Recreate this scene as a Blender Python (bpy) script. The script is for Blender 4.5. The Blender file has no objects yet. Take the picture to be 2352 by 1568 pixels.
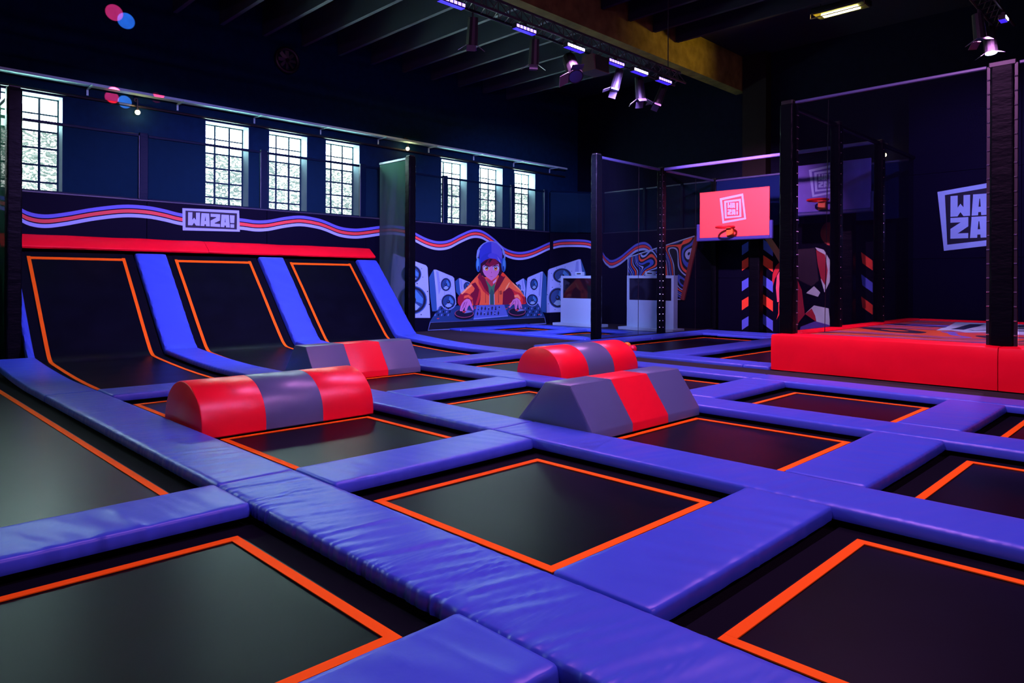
import bpy, math, random
from mathutils import Vector, noise
from mathutils.geometry import tessellate_polygon
random.seed(7)
SC = bpy.context.scene
COL = SC.collection
R = math.radians

# ------------------------------------------------------------------ camera
F, VH, U0, AZ, HC, ROLL = 1602.0, 646.0, 1176.0, R(45.2), 1.6, 0.004
FW = Vector((math.cos(AZ), math.sin(AZ), 0.0))
RT = Vector((math.sin(AZ), -math.cos(AZ), 0.0))
cam_data = bpy.data.cameras.new('camera')
cam = bpy.data.objects.new('camera', cam_data)
COL.objects.link(cam)
cam_data.sensor_fit = 'HORIZONTAL'
cam_data.sensor_width = 36.0
cam_data.lens = F / 2352.0 * 36.0
cam_data.shift_x = -(U0 - 1176.0) / 2352.0
cam_data.shift_y = -(784.0 - VH) / 2352.0
cam_data.clip_start = 0.05
cam_data.clip_end = 200.0
cam.location = (0, 0, HC)
cam.rotation_euler = (R(90), -ROLL, AZ - R(90))
SC.camera = cam

# ------------------------------------------------------------------ world, exposure
w = bpy.data.worlds.new('world')
SC.world = w
w.use_nodes = True
w.node_tree.nodes['Background'].inputs[0].default_value = (0.25, 0.35, 1.0, 1)
w.node_tree.nodes['Background'].inputs[1].default_value = 0.004
SC.view_settings.view_transform = 'Standard'
SC.view_settings.look = 'None'
SC.view_settings.exposure = 0.0
SC.view_settings.gamma = 1.0
SC.view_settings.use_curve_mapping = False
SC.cycles.max_bounces = 5
SC.cycles.diffuse_bounces = 2
SC.cycles.glossy_bounces = 3
SC.cycles.transparent_max_bounces = 16
SC.cycles.sample_clamp_indirect = 3.0
SC.cycles.caustics_reflective = False
SC.cycles.caustics_refractive = False


def area_light(name, loc, target, power, color, sx, sy, spread=180):
    d = bpy.data.lights.new(name, 'AREA')
    d.shape = 'RECTANGLE'; d.size = sx; d.size_y = sy
    d.energy = power; d.color = color; d.spread = R(spread)
    o = bpy.data.objects.new(name, d); COL.objects.link(o)
    o.location = loc
    o.rotation_euler = (Vector(target) - Vector(loc)).to_track_quat('-Z', 'Y').to_euler()
    return o


def spot_light(name, loc, target, power, color, angle, blend=0.5, radius=0.08):
    d = bpy.data.lights.new(name, 'SPOT')
    d.energy = power; d.color = color; d.spot_size = R(angle); d.spot_blend = blend
    d.shadow_soft_size = radius
    o = bpy.data.objects.new(name, d); COL.objects.link(o)
    o.location = loc
    o.rotation_euler = (Vector(target) - Vector(loc)).to_track_quat('-Z', 'Y').to_euler()
    return o


VIOLET = (0.95, 0.33, 1.0)
UVBLUE = (0.42, 0.25, 1.0)
# stage wash: LED bars on the middle truss, on the truss at the right and on one behind the camera
LED_X = (7.05, 8.70, 10.04, 11.30, 12.14, 13.05)
for lx in LED_X:
    spot_light('led_wash', (lx, 8.48, 5.90), (lx, 8.2, 0), 340, VIOLET, 106, 0.5, 0.12)
for lx in (2.0, 4.0, 6.0, 8.0, 9.5):
    area_light('truss_wash', (lx, 2.9, 6.2), (lx + 1.5, 3.6, 0), 115, VIOLET, 0.6, 0.12)
for lx in (0.5, 4.0):
    area_light('rear_wash', (lx, -3.5, 6.1), (lx + 2, 2.0, 0), 120, VIOLET, 0.6, 0.12)
# blue heads washing the ramps and the printed walls
for lx, pw in ((4.9, 220), (7.2, 250), (9.8, 250)):
    spot_light('ramp_wash', (lx, 8.6, 5.9), (lx + 0.3, 15.6, 1.2), pw * 11, UVBLUE, 75, 0.7, 0.12)
spot_light('mural_wash', (11.5, 8.25, 5.6), (16.6, 16.4, 1.0), 6500, (0.44, 0.26, 1.0), 70, 0.7, 0.35)
spot_light('kiosk_fill', (11.6, 10.6, 5.7), (18.4, 14.2, .9), 4200, (0.44, 0.30, 1.0), 48, 0.8, 0.2)  # fill added to brighten the kiosks, no fixture hangs here
spot_light('hoop_wash', (13.6, 8.4, 5.8), (20.0, 9.8, 2.2), 4000, VIOLET, 60, 0.7, 0.1)
spot_light('tower_wash', (15.1, 2.86, 5.75), (19.4, 3.9, 3.7), 2300, UVBLUE, 75, 0.8, 0.1)
spot_light('deck_fill', (14.6, 2.70, 6.2), (14.8, 2.4, 0.7), 2600, VIOLET, 100, 0.7, 0.1)  # extra violet spot added to brighten the deck print
# warm lamp under the roof at the right
spot_light('roof_lamp_light', (17.47, 6.37, 7.9), (16.6, 10.3, 7.9), 420, (1.0, 0.60, 0.08), 66, 1.0, 0.15)


# ------------------------------------------------------------------ helpers
def lin(c):
    c = c / 255.0
    return c / 12.92 if c <= 0.04045 else ((c + 0.055) / 1.055) ** 2.4


LREF = (1.0, 0.45, 1.25)


def alb(r, g, b, k=1.0):
    """paint colour that reads as r,g,b under the violet stage wash"""
    return tuple(max(0.002, min(0.93, lin(v) / l * k)) for v, l in zip((r, g, b), LREF))


MATS = {}


def mat(name, color, rough=0.6, spec=0.4, metal=0.0, bump=None, mottled=0.0, mscale=6.0, emit=None, estr=0.0, coat=0.0, sheen=0.0):
    if name in MATS:
        return MATS[name]
    m = bpy.data.materials.new(name)
    m.use_nodes = True
    nt = m.node_tree
    b = nt.nodes['Principled BSDF']
    b.inputs['Base Color'].default_value = (*color, 1)
    b.inputs['Roughness'].default_value = rough
    b.inputs['Specular IOR Level'].default_value = spec
    b.inputs['Metallic'].default_value = metal
    b.inputs['Coat Weight'].default_value = coat
    tc = nt.nodes.new('ShaderNodeTexCoord')
    if mottled:
        n = nt.nodes.new('ShaderNodeTexNoise'); n.inputs['Scale'].default_value = mscale; n.inputs['Detail'].default_value = 5
        nt.links.new(tc.outputs['Object'], n.inputs['Vector'])
        mr = nt.nodes.new('ShaderNodeMapRange')
        mr.inputs['From Min'].default_value = 0.3; mr.inputs['From Max'].default_value = 0.7
        mr.inputs['To Min'].default_value = 1 - mottled; mr.inputs['To Max'].default_value = 1 + mottled
        nt.links.new(n.outputs['Fac'], mr.inputs['Value'])
        mx = nt.nodes.new('ShaderNodeMix'); mx.data_type = 'RGBA'; mx.blend_type = 'MULTIPLY'
        mx.inputs[0].default_value = 1.0
        mx.inputs[6].default_value = (*color, 1)
        nt.links.new(mr.outputs['Result'], mx.inputs[7])
        nt.links.new(mx.outputs[2], b.inputs['Base Color'])
    if bump:
        kind, scale, strength, dist = bump[:4]
        stretch = bump[4] if len(bump) > 4 else (1, 1, 1)
        mp = nt.nodes.new('ShaderNodeMapping'); mp.inputs['Scale'].default_value = stretch
        nt.links.new(tc.outputs['Object'], mp.inputs['Vector'])
        if kind == 'noise':
            t = nt.nodes.new('ShaderNodeTexNoise'); t.inputs['Scale'].default_value = scale; t.inputs['Detail'].default_value = 4
            out = t.outputs['Fac']
        elif kind == 'brick':
            t = nt.nodes.new('ShaderNodeTexBrick'); t.inputs['Scale'].default_value = scale
            t.inputs['Mortar Size'].default_value = 0.012
            t.inputs['Brick Width'].default_value = 0.8; t.inputs['Row Height'].default_value = 0.4
            t.inputs['Color1'].default_value = (1, 1, 1, 1); t.inputs['Color2'].default_value = (0.9, 0.9, 0.9, 1)
            t.inputs['Mortar'].default_value = (0, 0, 0, 1)
            out = t.outputs['Color']
        else:
            t = nt.nodes.new('ShaderNodeTexWave'); t.inputs['Scale'].default_value = scale; t.inputs['Distortion'].default_value = 1.0
            out = t.outputs['Fac']
        nt.links.new(mp.outputs['Vector'], t.inputs['Vector'])
        bp = nt.nodes.new('ShaderNodeBump'); bp.inputs['Strength'].default_value = strength; bp.inputs['Distance'].default_value = dist
        nt.links.new(out, bp.inputs['Height'])
        nt.links.new(bp.outputs['Normal'], b.inputs['Normal'])
    if emit:
        b.inputs['Emission Color'].default_value = (*emit, 1)
        b.inputs['Emission Strength'].default_value = estr
    MATS[name] = m
    return m


def net_mat(name, color, opacity, rough=0.7):
    if name in MATS:
        return MATS[name]
    m = bpy.data.materials.new(name); m.use_nodes = True
    nt = m.node_tree
    b = nt.nodes['Principled BSDF']; out = nt.nodes['Material Output']
    b.inputs['Base Color'].default_value = (*color, 1); b.inputs['Roughness'].default_value = rough
    b.inputs['Specular IOR Level'].default_value = 0.0
    tr = nt.nodes.new('ShaderNodeBsdfTransparent')
    mx = nt.nodes.new('ShaderNodeMixShader')
    tc = nt.nodes.new('ShaderNodeTexCoord')
    n = nt.nodes.new('ShaderNodeTexNoise'); n.inputs['Scale'].default_value = 1.3; n.inputs['Detail'].default_value = 3
    nt.links.new(tc.outputs['Object'], n.inputs['Vector'])
    mr = nt.nodes.new('ShaderNodeMapRange')
    mr.inputs['From Min'].default_value = 0.3; mr.inputs['From Max'].default_value = 0.7
    mr.inputs['To Min'].default_value = opacity - 0.05; mr.inputs['To Max'].default_value = opacity + 0.05
    nt.links.new(n.outputs['Fac'], mr.inputs['Value'])
    nt.links.new(mr.outputs['Result'], mx.inputs[0])
    nt.links.new(tr.outputs[0], mx.inputs[1]); nt.links.new(b.outputs[0], mx.inputs[2])
    nt.links.new(mx.outputs[0], out.inputs[0])
    MATS[name] = m
    return m


class MB:
    def __init__(s):
        s.v, s.f, s.mi = [], [], []

    def add(s, vs, fs, mi=0):
        b = len(s.v)
        s.v += [Vector(p) for p in vs]
        for f in fs:
            s.f.append([b + i for i in f]); s.mi.append(mi)
        return s

    def box(s, x0, x1, y0, y1, z0, z1, bev=0.0, mi=0):
        if bev <= 0:
            vs = [(x, y, z) for z in (z0, z1) for y in (y0, y1) for x in (x0, x1)]
            return s.add(vs, [(0, 2, 3, 1), (4, 5, 7, 6), (0, 1, 5, 4), (2, 6, 7, 3), (0, 4, 6, 2), (1, 3, 7, 5)], mi)
        b = min(bev, (x1 - x0) * .49, (y1 - y0) * .49, (z1 - z0) * .49)
        vs, idx = [], {}
        for ix in (0, 1):
            for iy in (0, 1):
                for iz in (0, 1):
                    X = (x0, x1)[ix]; Y = (y0, y1)[iy]; Z = (z0, z1)[iz]
                    sx, sy, sz = (1, -1)[ix] * b, (1, -1)[iy] * b, (1, -1)[iz] * b
                    for a, p in (('x', (X, Y + sy, Z + sz)), ('y', (X + sx, Y, Z + sz)), ('z', (X + sx, Y + sy, Z))):
                        idx[ix, iy, iz, a] = len(vs); vs.append(p)
        g = lambda i, j, k, a: idx[i, j, k, a]
        fs = []
        for i in (0, 1):
            q = [g(i, 0, 0, 'x'), g(i, 1, 0, 'x'), g(i, 1, 1, 'x'), g(i, 0, 1, 'x')]; fs.append(q if i else q[::-1])
            q = [g(0, i, 0, 'y'), g(1, i, 0, 'y'), g(1, i, 1, 'y'), g(0, i, 1, 'y')]; fs.append(q[::-1] if i else q)
            q = [g(0, 0, i, 'z'), g(1, 0, i, 'z'), g(1, 1, i, 'z'), g(0, 1, i, 'z')]; fs.append(q if i else q[::-1])
        for i in (0, 1):
            for j in (0, 1):
                q = [g(i, j, 0, 'x'), g(i, j, 1, 'x'), g(i, j, 1, 'y'), g(i, j, 0, 'y')]; fs.append(q if i != j else q[::-1])
                q = [g(i, 0, j, 'x'), g(i, 1, j, 'x'), g(i, 1, j, 'z'), g(i, 0, j, 'z')]; fs.append(q if i == j else q[::-1])
                q = [g(0, i, j, 'y'), g(1, i, j, 'y'), g(1, i, j, 'z'), g(0, i, j, 'z')]; fs.append(q if i != j else q[::-1])
                for k in (0, 1):
                    q = [g(i, j, k, 'x'), g(i, j, k, 'y'), g(i, j, k, 'z')]
                    fs.append(q if (i + j + k) % 2 else q[::-1])
        return s.add(vs, fs, mi)

    def obox(s, c, ax, ay, az, mi=0):
        """box from a centre and three half-axis vectors"""
        c, ax, ay, az = Vector(c), Vector(ax), Vector(ay), Vector(az)
        vs = [c + ax * i + ay * j + az * k for k in (-1, 1) for j in (-1, 1) for i in (-1, 1)]
        return s.add(vs, [(0, 2, 3, 1), (4, 5, 7, 6), (0, 1, 5, 4), (2, 6, 7, 3), (0, 4, 6, 2), (1, 3, 7, 5)], mi)

    def tube(s, p, q, r, n=8, r2=None, mi=0):
        p, q = Vector(p), Vector(q); r2 = r if r2 is None else r2
        d = (q - p).normalized()
        a = d.orthogonal().normalized(); b = d.cross(a)
        vs = []
        for c, rr in ((p, r), (q, r2)):
            for i in range(n):
                t = 2 * math.pi * i / n
                vs.append(c + a * (rr * math.cos(t)) + b * (rr * math.sin(t)))
        fs = [(i, (i + 1) % n, n + (i + 1) % n, n + i) for i in range(n)]
        fs += [tuple(range(n))[::-1], tuple(range(n, 2 * n))]
        return s.add(vs, fs, mi)

    def ball(s, c, r, nu=12, nv=8, mi=0):
        c = Vector(c); vs = [c + Vector((0, 0, r))]
        for j in range(1, nv):
            t = math.pi * j / nv
            for i in range(nu):
                p = 2 * math.pi * i / nu
                vs.append(c + Vector((r * math.sin(t) * math.cos(p), r * math.sin(t) * math.sin(p), r * math.cos(t))))
        vs.append(c - Vector((0, 0, r)))
        fs = [(0, 1 + i, 1 + (i + 1) % nu) for i in range(nu)]
        for j in range(nv - 2):
            for i in range(nu):
                a, b = 1 + j * nu + i, 1 + j * nu + (i + 1) % nu
                fs.append((a, a + nu, b + nu, b))
        L = len(vs) - 1; k = 1 + (nv - 2) * nu
        fs += [(L, k + (i + 1) % nu, k + i) for i in range(nu)]
        return s.add(vs, fs, mi)

    def torus(s, c, Rr, r, n=28, m=8, mi=0, axis='z'):
        c = Vector(c); vs = []
        for i in range(n):
            t = 2 * math.pi * i / n
            for j in range(m):
                p = 2 * math.pi * j / m
                a, b, h = (Rr + r * math.cos(p)) * math.cos(t), (Rr + r * math.cos(p)) * math.sin(t), r * math.sin(p)
                vs.append(c + Vector((a, b, h) if axis == 'z' else (a, h, b)))
        fs = [(i * m + j, ((i + 1) % n) * m + j, ((i + 1) % n) * m + (j + 1) % m, i * m + (j + 1) % m) for i in range(n) for j in range(m)]
        return s.add(vs, fs, mi)

    def prism(s, prof, axis, a0, a1, mi=0):
        """closed profile swept along an axis; profile pairs are (y,z) for x, (x,z) for y, (x,y) for z"""
        n = len(prof); vs = []
        for a in (a0, a1):
            for p in prof:
                vs.append({'x': (a, p[0], p[1]), 'y': (p[0], a, p[1]), 'z': (p[0], p[1], a)}[axis])
        fs = [(i, (i + 1) % n, n + (i + 1) % n, n + i) for i in range(n)]
        fs += [tuple(range(n))[::-1], tuple(range(n, 2 * n))]
        return s.add(vs, fs, mi)


def link(o, parent=None):
    COL.objects.link(o)
    if parent:
        o.parent = parent
    return o


def base_of(parent):
    v = Vector((0, 0, 0))
    while parent:
        v += parent.location; parent = parent.parent
    return v


def fix_normals(me):
    import bmesh
    bm = bmesh.new(); bm.from_mesh(me)
    bmesh.ops.recalc_face_normals(bm, faces=bm.faces)
    bm.to_mesh(me); bm.free()


def build(name, mb, m, parent=None, origin=None, smooth=False, fix=True, angle=40):
    o0 = base_of(parent) if parent else Vector(origin or (0, 0, 0))
    me = bpy.data.meshes.new(name)
    me.from_pydata([tuple(v - o0) for v in mb.v], [], mb.f)
    for k in (m if isinstance(m, (list, tuple)) else [m]):
        me.materials.append(k)
    if any(mb.mi):
        me.polygons.foreach_set('material_index', mb.mi)
    if fix:
        fix_normals(me)
    if smooth:
        me.polygons.foreach_set('use_smooth', [True] * len(me.polygons))
        try:
            me.set_sharp_from_angle(angle=R(angle))
        except Exception:
            pass
    o = bpy.data.objects.new(name, me)
    link(o, parent)
    if not parent:
        o.location = o0
    return o


def tag(o, label=None, cat=None, group=None, kind=None):
    if label: o['label'] = label
    if cat: o['category'] = cat
    if group: o['group'] = group
    if kind: o['kind'] = kind
    return o


def thing(name, loc, label, cat, group=None):
    o = bpy.data.objects.new(name, None); o.empty_display_size = 0.2
    link(o); o.location = loc
    return tag(o, label, cat, group)


def share(o, name, loc, parent, scale=None):
    """another object on the same mesh"""
    c = o.copy(); c.name = name; link(c); c.parent = parent
    c.location = Vector(loc)
    return c


# points of the flat prints: image positions carried onto the real wall planes
def ray(u, v):
    c, n = math.cos(ROLL), math.sin(ROLL)
    du, dv = u - U0, v - VH
    x, y = (du * c + dv * n) / F, (-du * n + dv * c) / F
    return FW + RT * x + Vector((0, 0, -y))


def on_plane(u, v, p, n):
    d = ray(u, v); o = Vector((0, 0, HC)); n = Vector(n)
    return o + d * ((Vector(p) - o).dot(n) / d.dot(n))


class Print:
    """flat coloured shapes printed on a plane, each layer a hair above the one below"""

    def __init__(s, p, n):
        s.p, s.n = Vector(p), Vector(n).normalized()
        s.mb = MB(); s.cols = []; s.k = 1

    def poly3(s, pts, col):
        if col not in s.cols:
            s.cols.append(col)
        off = s.n * (0.001 + 0.0001 * s.k); s.k += 1
        pts = [Vector(q) + off for q in pts]
        tris = tessellate_polygon([pts])
        s.mb.add(pts, tris, s.cols.index(col))

    def px(s, pts, col, sc=1.0, ox=0.0, oy=0.0):
        s.poly3([on_plane(x / sc + ox, y / sc + oy, s.p, s.n) for x, y in pts], col)

    def ell(s, c, rx, ry, col, sc=1.0, ox=0.0, oy=0.0, n=24, a0=0, a1=360):
        s.px([(c[0] + rx * math.cos(R(a0 + (a1 - a0) * i / n)), c[1] + ry * math.sin(R(a0 + (a1 - a0) * i / n))) for i in range(n + (a1 - a0 < 360))], col, sc, ox, oy)

    def px_clip(s, pts, col, uc, side, sc=1.0, ox=0.0, oy=0.0):
        q = [(x / sc + ox, y / sc + oy) for x, y in pts]; out = []
        for (a, b), (c, d) in zip(q, q[1:] + q[:1]):
            ia, ic = (a - uc) * side >= 0, (c - uc) * side >= 0
            if ia: out.append((a, b))
            if ia != ic:
                t = (uc - a) / (c - a); out.append((uc, b + (d - b) * t))
        if len(out) >= 3:
            s.px(out, col)

    def make(s, name, parent, mats=None):
        ms = mats or [mat('print_%d_%d_%d' % c, alb(*c), 0.55, 0.25) for c in s.cols]
        o = build(name, s.mb, ms, parent, fix=False)
        # face the room
        me = o.data
        flip = [p.normal.dot(s.n) < 0 for p in me.polygons]
        if any(flip):
            import bmesh
            bm = bmesh.new(); bm.from_mesh(me); bm.faces.ensure_lookup_table()
            bmesh.ops.reverse_faces(bm, faces=[f for f, k in zip(bm.faces, flip) if k])
            bm.to_mesh(me); bm.free()
        return o


def spline(pts, k=6):
    out = []
    for i in range(len(pts) - 1):
        p0 = pts[max(0, i - 1)]; p1 = pts[i]; p2 = pts[i + 1]; p3 = pts[min(len(pts) - 1, i + 2)]
        for j in range(k):
            t = j / k
            out.append(tuple(0.5 * ((2 * b) + (c - a) * t + (2 * a - 5 * b + 4 * c - d) * t * t + (3 * b - a - 3 * c + d) * t ** 3)
                             for a, b, c, d in zip(p0, p1, p2, p3)))
    out.append(tuple(pts[-1]))
    return out


# block letters of the painted sign, unit height, y up
GLYPH = {
    'W': (0.90, [[(0, 0), (.33, 0), (.46, .2), (.60, 0), (.90, 0), (.90, 1), (.60, 1), (.60, .42), (.46, .6), (.33, .42), (.33, 1), (0, 1)]]),
    'A': (0.72, [[(0, 0), (.29, 0), (.30, .15), (.42, .15), (.43, 0), (.72, 0), (.66, 1), (.06, 1), (.06, .9), (0.02, .3)],
                 'hole', [(.31, .4), (.41, .4), (.375, .78), (.345, .78)]]),
    'Z': (0.74, [[(0, 0), (.74, 0), (.74, .24), (.30, .24), (.74, .56), (.74, 1), (0, 1), (0, .77), (.43, .77), (0, .47)]]),
    '!': (0.36, [[(.03, .36), (.33, .36), (.36, 1), (0, 1)], [(.03, 0), (.33, 0), (.33, .28), (.03, .28)]]),
}


def letters(pr, text, x0, z0, h, to3, col, dark, gap=0.08, wscale=1.0, tall=None):
    """to3(x, z) turns print coordinates into the wall's points"""
    x = x0
    for ch in text:
        wd, polys = GLYPH[ch]
        hole = False
        for g in polys:
            if g == 'hole':
                hole = True; continue
            hh = tall if (tall and ch == '!') else h
            zz = z0 - (tall - h if (tall and ch == '!') else 0)
            pr.poly3([to3(x + a * h * wscale, zz + b * hh) for a, b in g], dark if hole else col)
            hole = False
        x += (wd + gap) * h * wscale
    return x

# ------------------------------------------------------------------ materials
M_NAVY = mat('navy_paint', (0.002, 0.020, 0.050), 0.75, 0.06, bump=('brick', 1.6, 0.5, 0.006), mottled=0.15)
M_WALLR = mat('dark_block_wall', (0.0025, 0.004, 0.012), 0.8, 0.05, bump=('brick', 1.6, 0.4, 0.006, (0, 1, 1)), mottled=0.2)
M_REVEAL = mat('window_reveal', (0.12, 0.17, 0.22), 0.7, 0.2, bump=('brick', 1.6, 0.6, 0.006))
M_CEIL = mat('roof_deck', (0.010, 0.012, 0.022), 0.8, 0.2, bump=('noise', 6, 0.3, 0.01))
M_PURLIN = mat('roof_purlin', (0.05, 0.07, 0.085), 0.6, 0.3)
M_GIRDER = mat('painted_concrete_girder', (0.14, 0.115, 0.03), 0.75, 0.05, bump=('noise', 14, 0.4, 0.01), mottled=0.35, mscale=3)
M_COLUMN = mat('dark_column', (0.008, 0.006, 0.006), 0.8, 0.1)
M_UNDER = mat('black_subfloor', (0.006, 0.006, 0.008), 0.9, 0.1)
M_CARPET = mat('grey_carpet', (0.026, 0.030, 0.028), 0.95, 0.05, bump=('noise', 220, 0.6, 0.004), mottled=0.35, mscale=160)
M_BLACKMETAL = mat('black_metal', (0.012, 0.012, 0.014), 0.4, 0.5, metal=0.3)
M_STEEL = mat('galvanised_steel', (0.30, 0.33, 0.36), 0.35, 0.5, metal=0.9)
M_MUNTIN = mat('window_bar', (0.02, 0.045, 0.05), 0.6, 0.3)
M_PANEL = mat('mural_panel_ground', (0.0015, 0.0025, 0.010), 0.6, 0.04, bump=('noise', 300, 0.15, 0.001))
M_PVC = mat('black_post_padding', (0.0012, 0.0022, 0.0035), 0.42, 0.06, bump=('noise', 9, 0.5, 0.012, (1, 1, 3)))
M_NET = net_mat('safety_net', (0.003, 0.004, 0.008), 0.54)
M_NETW = net_mat('wall_net', (0.006, 0.030, 0.050), 0.72)
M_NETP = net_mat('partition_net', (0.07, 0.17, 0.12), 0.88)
M_NETB = net_mat('tower_net', (0.002, 0.002, 0.006), 0.44)


def structure(name, mb, m, parent=None, **k):
    o = build(name, mb, m, parent, **k)
    if not parent:
        o['kind'] = 'structure'
    return o


# ------------------------------------------------------------------ room shell
XL, XR, YF, YW, ZC = -9.0, 20.6, -9.0, 17.2, 8.6
floor = structure('floor', MB().box(XL, XR, YF, YW, -0.3, -0.06), M_UNDER)
carpet = MB()
carpet.box(10.90, 11.70, YF, 11.2, -0.06, 0.08)          # aisle between the courts
carpet.box(10.90, 13.88, 11.2, 16.85, -0.06, 0.08)       # in front of the mural
carpet.box(13.88, XR, 16.78, 16.85, -0.06, 0.08)
carpet.box(17.4, 20.4, 11.2, 16.78, -0.06, 0.08)
carpet.box(13.88, 17.4, 11.2, 11.32, -0.06, 0.08)
structure('floor_carpet', carpet, M_CARPET)

# window wall with real openings
WIN_W, WIN_Z0, WIN_Z1 = 1.085, 3.30, 5.46
WIN_X = [-5.0, -2.3, -0.68, 0.94, 2.57, 6.61, 8.22, 9.85, 13.91, 15.53, 17.16]  # leftmost ones are out of view, added for reflections on the left lane
WALL_T = 0.42
back = MB()
xs = [XL] + [v for x in WIN_X for v in (x, x + WIN_W)] + [XR]
back.box(XL, XR, YW, YW + WALL_T, -0.06, WIN_Z0)
back.box(XL, XR, YW, YW + WALL_T, WIN_Z1, ZC)
for i in range(0, len(xs), 2):
    back.box(xs[i], xs[i + 1], YW, YW + WALL_T, WIN_Z0, WIN_Z1)
structure('wall_back', back, M_NAVY, fix=True)

# window panes glow with daylight, wavy cast glass
m = bpy.data.materials.new('daylit_cast_glass'); m.use_nodes = True; nt = m.node_tree
nt.nodes.remove(nt.nodes['Principled BSDF'])
em = nt.nodes.new('ShaderNodeEmission')
tc = nt.nodes.new('ShaderNodeTexCoord'); mp = nt.nodes.new('ShaderNodeMapping'); mp.inputs['Scale'].default_value = (5, 5, 11)
oi = nt.nodes.new('ShaderNodeObjectInfo')
nt.links.new(tc.outputs['Object'], mp.inputs['Vector'])
cmb = nt.nodes.new('ShaderNodeVectorMath'); cmb.operation = 'ADD'
nt.links.new(mp.outputs['Vector'], cmb.inputs[0])
sc3 = nt.nodes.new('ShaderNodeVectorMath'); sc3.operation = 'SCALE'; sc3.inputs['Scale'].default_value = 40
nt.links.new(oi.outputs['Random'], sc3.inputs[0]); nt.links.new(sc3.outputs[0], cmb.inputs[1])
nz = nt.nodes.new('ShaderNodeTexNoise'); nz.inputs['Scale'].default_value = 1.05; nz.inputs['Detail'].default_value = 3; nz.inputs['Distortion'].default_value = 2.5
nt.links.new(cmb.outputs[0], nz.inputs['Vector'])
cr = nt.nodes.new('ShaderNodeValToRGB')
e = cr.color_ramp.elements
e[0].position = 0.38; e[0].color = (0.14, 0.20, 0.18, 1); e[1].position = 0.46; e[1].color = (0.05, 0.08, 0.066, 1)
x = cr.color_ramp.elements.new(0.51); x.color = (0.19, 0.27, 0.245, 1)
x = cr.color_ramp.elements.new(0.58); x.color = (0.95, 1.0, 0.98, 1)
x = cr.color_ramp.elements.new(0.65); x.color = (0.16, 0.22, 0.20, 1)
nt.links.new(nz.outputs['Fac'], cr.inputs[0]); nt.links.new(cr.outputs[0], em.inputs[0])
em.inputs[1].default_value = 14.0
nt.links.new(em.outputs[0], nt.nodes['Material Output'].inputs[0])
M_GLASS = m
m2 = bpy.data.materials.new('daylit_boosted_glass'); m2.use_nodes = True
b2 = m2.node_tree.nodes['Principled BSDF']; b2.inputs['Base Color'].default_value = (0.3, 0.35, 0.35, 1)
b2.inputs['Emission Color'].default_value = (0.60, 0.95, 0.88, 1); b2.inputs['Emission Strength'].default_value = 52.0  # same glass as the lower panes, glow boosted to light the room
M_BOOSTGLASS = m2

pane_me = boost_me = None
for k, wx in enumerate(WIN_X):
    yg = YW + 0.36
    root = bpy.data.objects.new('window_%d' % (k + 1), None); link(root); root.location = (wx, yg, WIN_Z0)
    tag(root, kind='structure')
    fr = MB(); t = 0.04
    fr.box(wx + .002, wx + t, yg - .03, yg + .03, WIN_Z0 + .002, WIN_Z1 - .002); fr.box(wx + WIN_W - t, wx + WIN_W - .002, yg - .03, yg + .03, WIN_Z0 + .002, WIN_Z1 - .002)
    fr.box(wx + t, wx + WIN_W - t, yg - .03, yg + .03, WIN_Z0 + .002, WIN_Z0 + t); fr.box(wx + t, wx + WIN_W - t, yg - .03, yg + .03, WIN_Z1 - t, WIN_Z1 - .002)
    build('window_frame', fr, M_MUNTIN, root)
    pw, ph = WIN_W / 3, (WIN_Z1 - WIN_Z0) / 6
    for i in (1, 2):
        build('window_bar', MB().box(wx + pw * i - .022, wx + pw * i + .022, yg - .025, yg + .025, WIN_Z0 + t, WIN_Z1 - t), M_MUNTIN, root)
    for j in range(1, 6):
        build('window_bar', MB().box(wx + t, wx + WIN_W - t, yg - .02, yg + .02, WIN_Z0 + ph * j - .019, WIN_Z0 + ph * j + .019), M_MUNTIN, root)
    for i in range(3):
        for j in range(6):
            clear = j >= 4  # upper rows, above the net rail, take the boosted glow
            me = boost_me if clear else pane_me
            cx, cz = wx + pw * (i + .5), WIN_Z0 + ph * (j + .5)
            if me is None:
                o = build('pane', MB().box(-pw / 2 + .012, pw / 2 - .012, -.006, .006, -ph / 2 + .012, ph / 2 - .012), M_BOOSTGLASS if clear else M_GLASS)
                if clear: boost_me = o.data
                else: pane_me = o.data
                o.parent = root
            else:
                o = bpy.data.objects.new('pane', me); link(o, root)
            o.location = Vector((cx, yg, cz)) - root.location
    # pale reveals lining the opening
    rv = MB(); d = 0.012
    rv.box(wx - .0, wx + d, YW + .002, yg - .032, WIN_Z0 + d, WIN_Z1 - d); rv.box(wx + WIN_W - d, wx + WIN_W, YW + .002, yg - .032, WIN_Z0 + d, WIN_Z1 - d)
    rv.box(wx, wx + WIN_W, YW + .002, yg - .032, WIN_Z1 - d, WIN_Z1); rv.box(wx, wx + WIN_W, YW + .002, yg - .032, WIN_Z0, WIN_Z0 + d)
    build('window_reveal', rv, M_REVEAL, root)

structure('wall_left', MB().box(XL - .3, XL, YF, YW, -0.06, ZC), M_WALLR)
structure('wall_front', MB().box(XL, XR, YF - .3, YF, -0.06, ZC), M_NAVY)
structure('wall_right', MB().box(XR, XR + .3, YF, YW, -0.06, ZC), M_WALLR)
structure('ceiling', MB().box(XL - .3, XR + .3, YF - .3, YW + .42, ZC, ZC + .3), M_CEIL)
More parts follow.
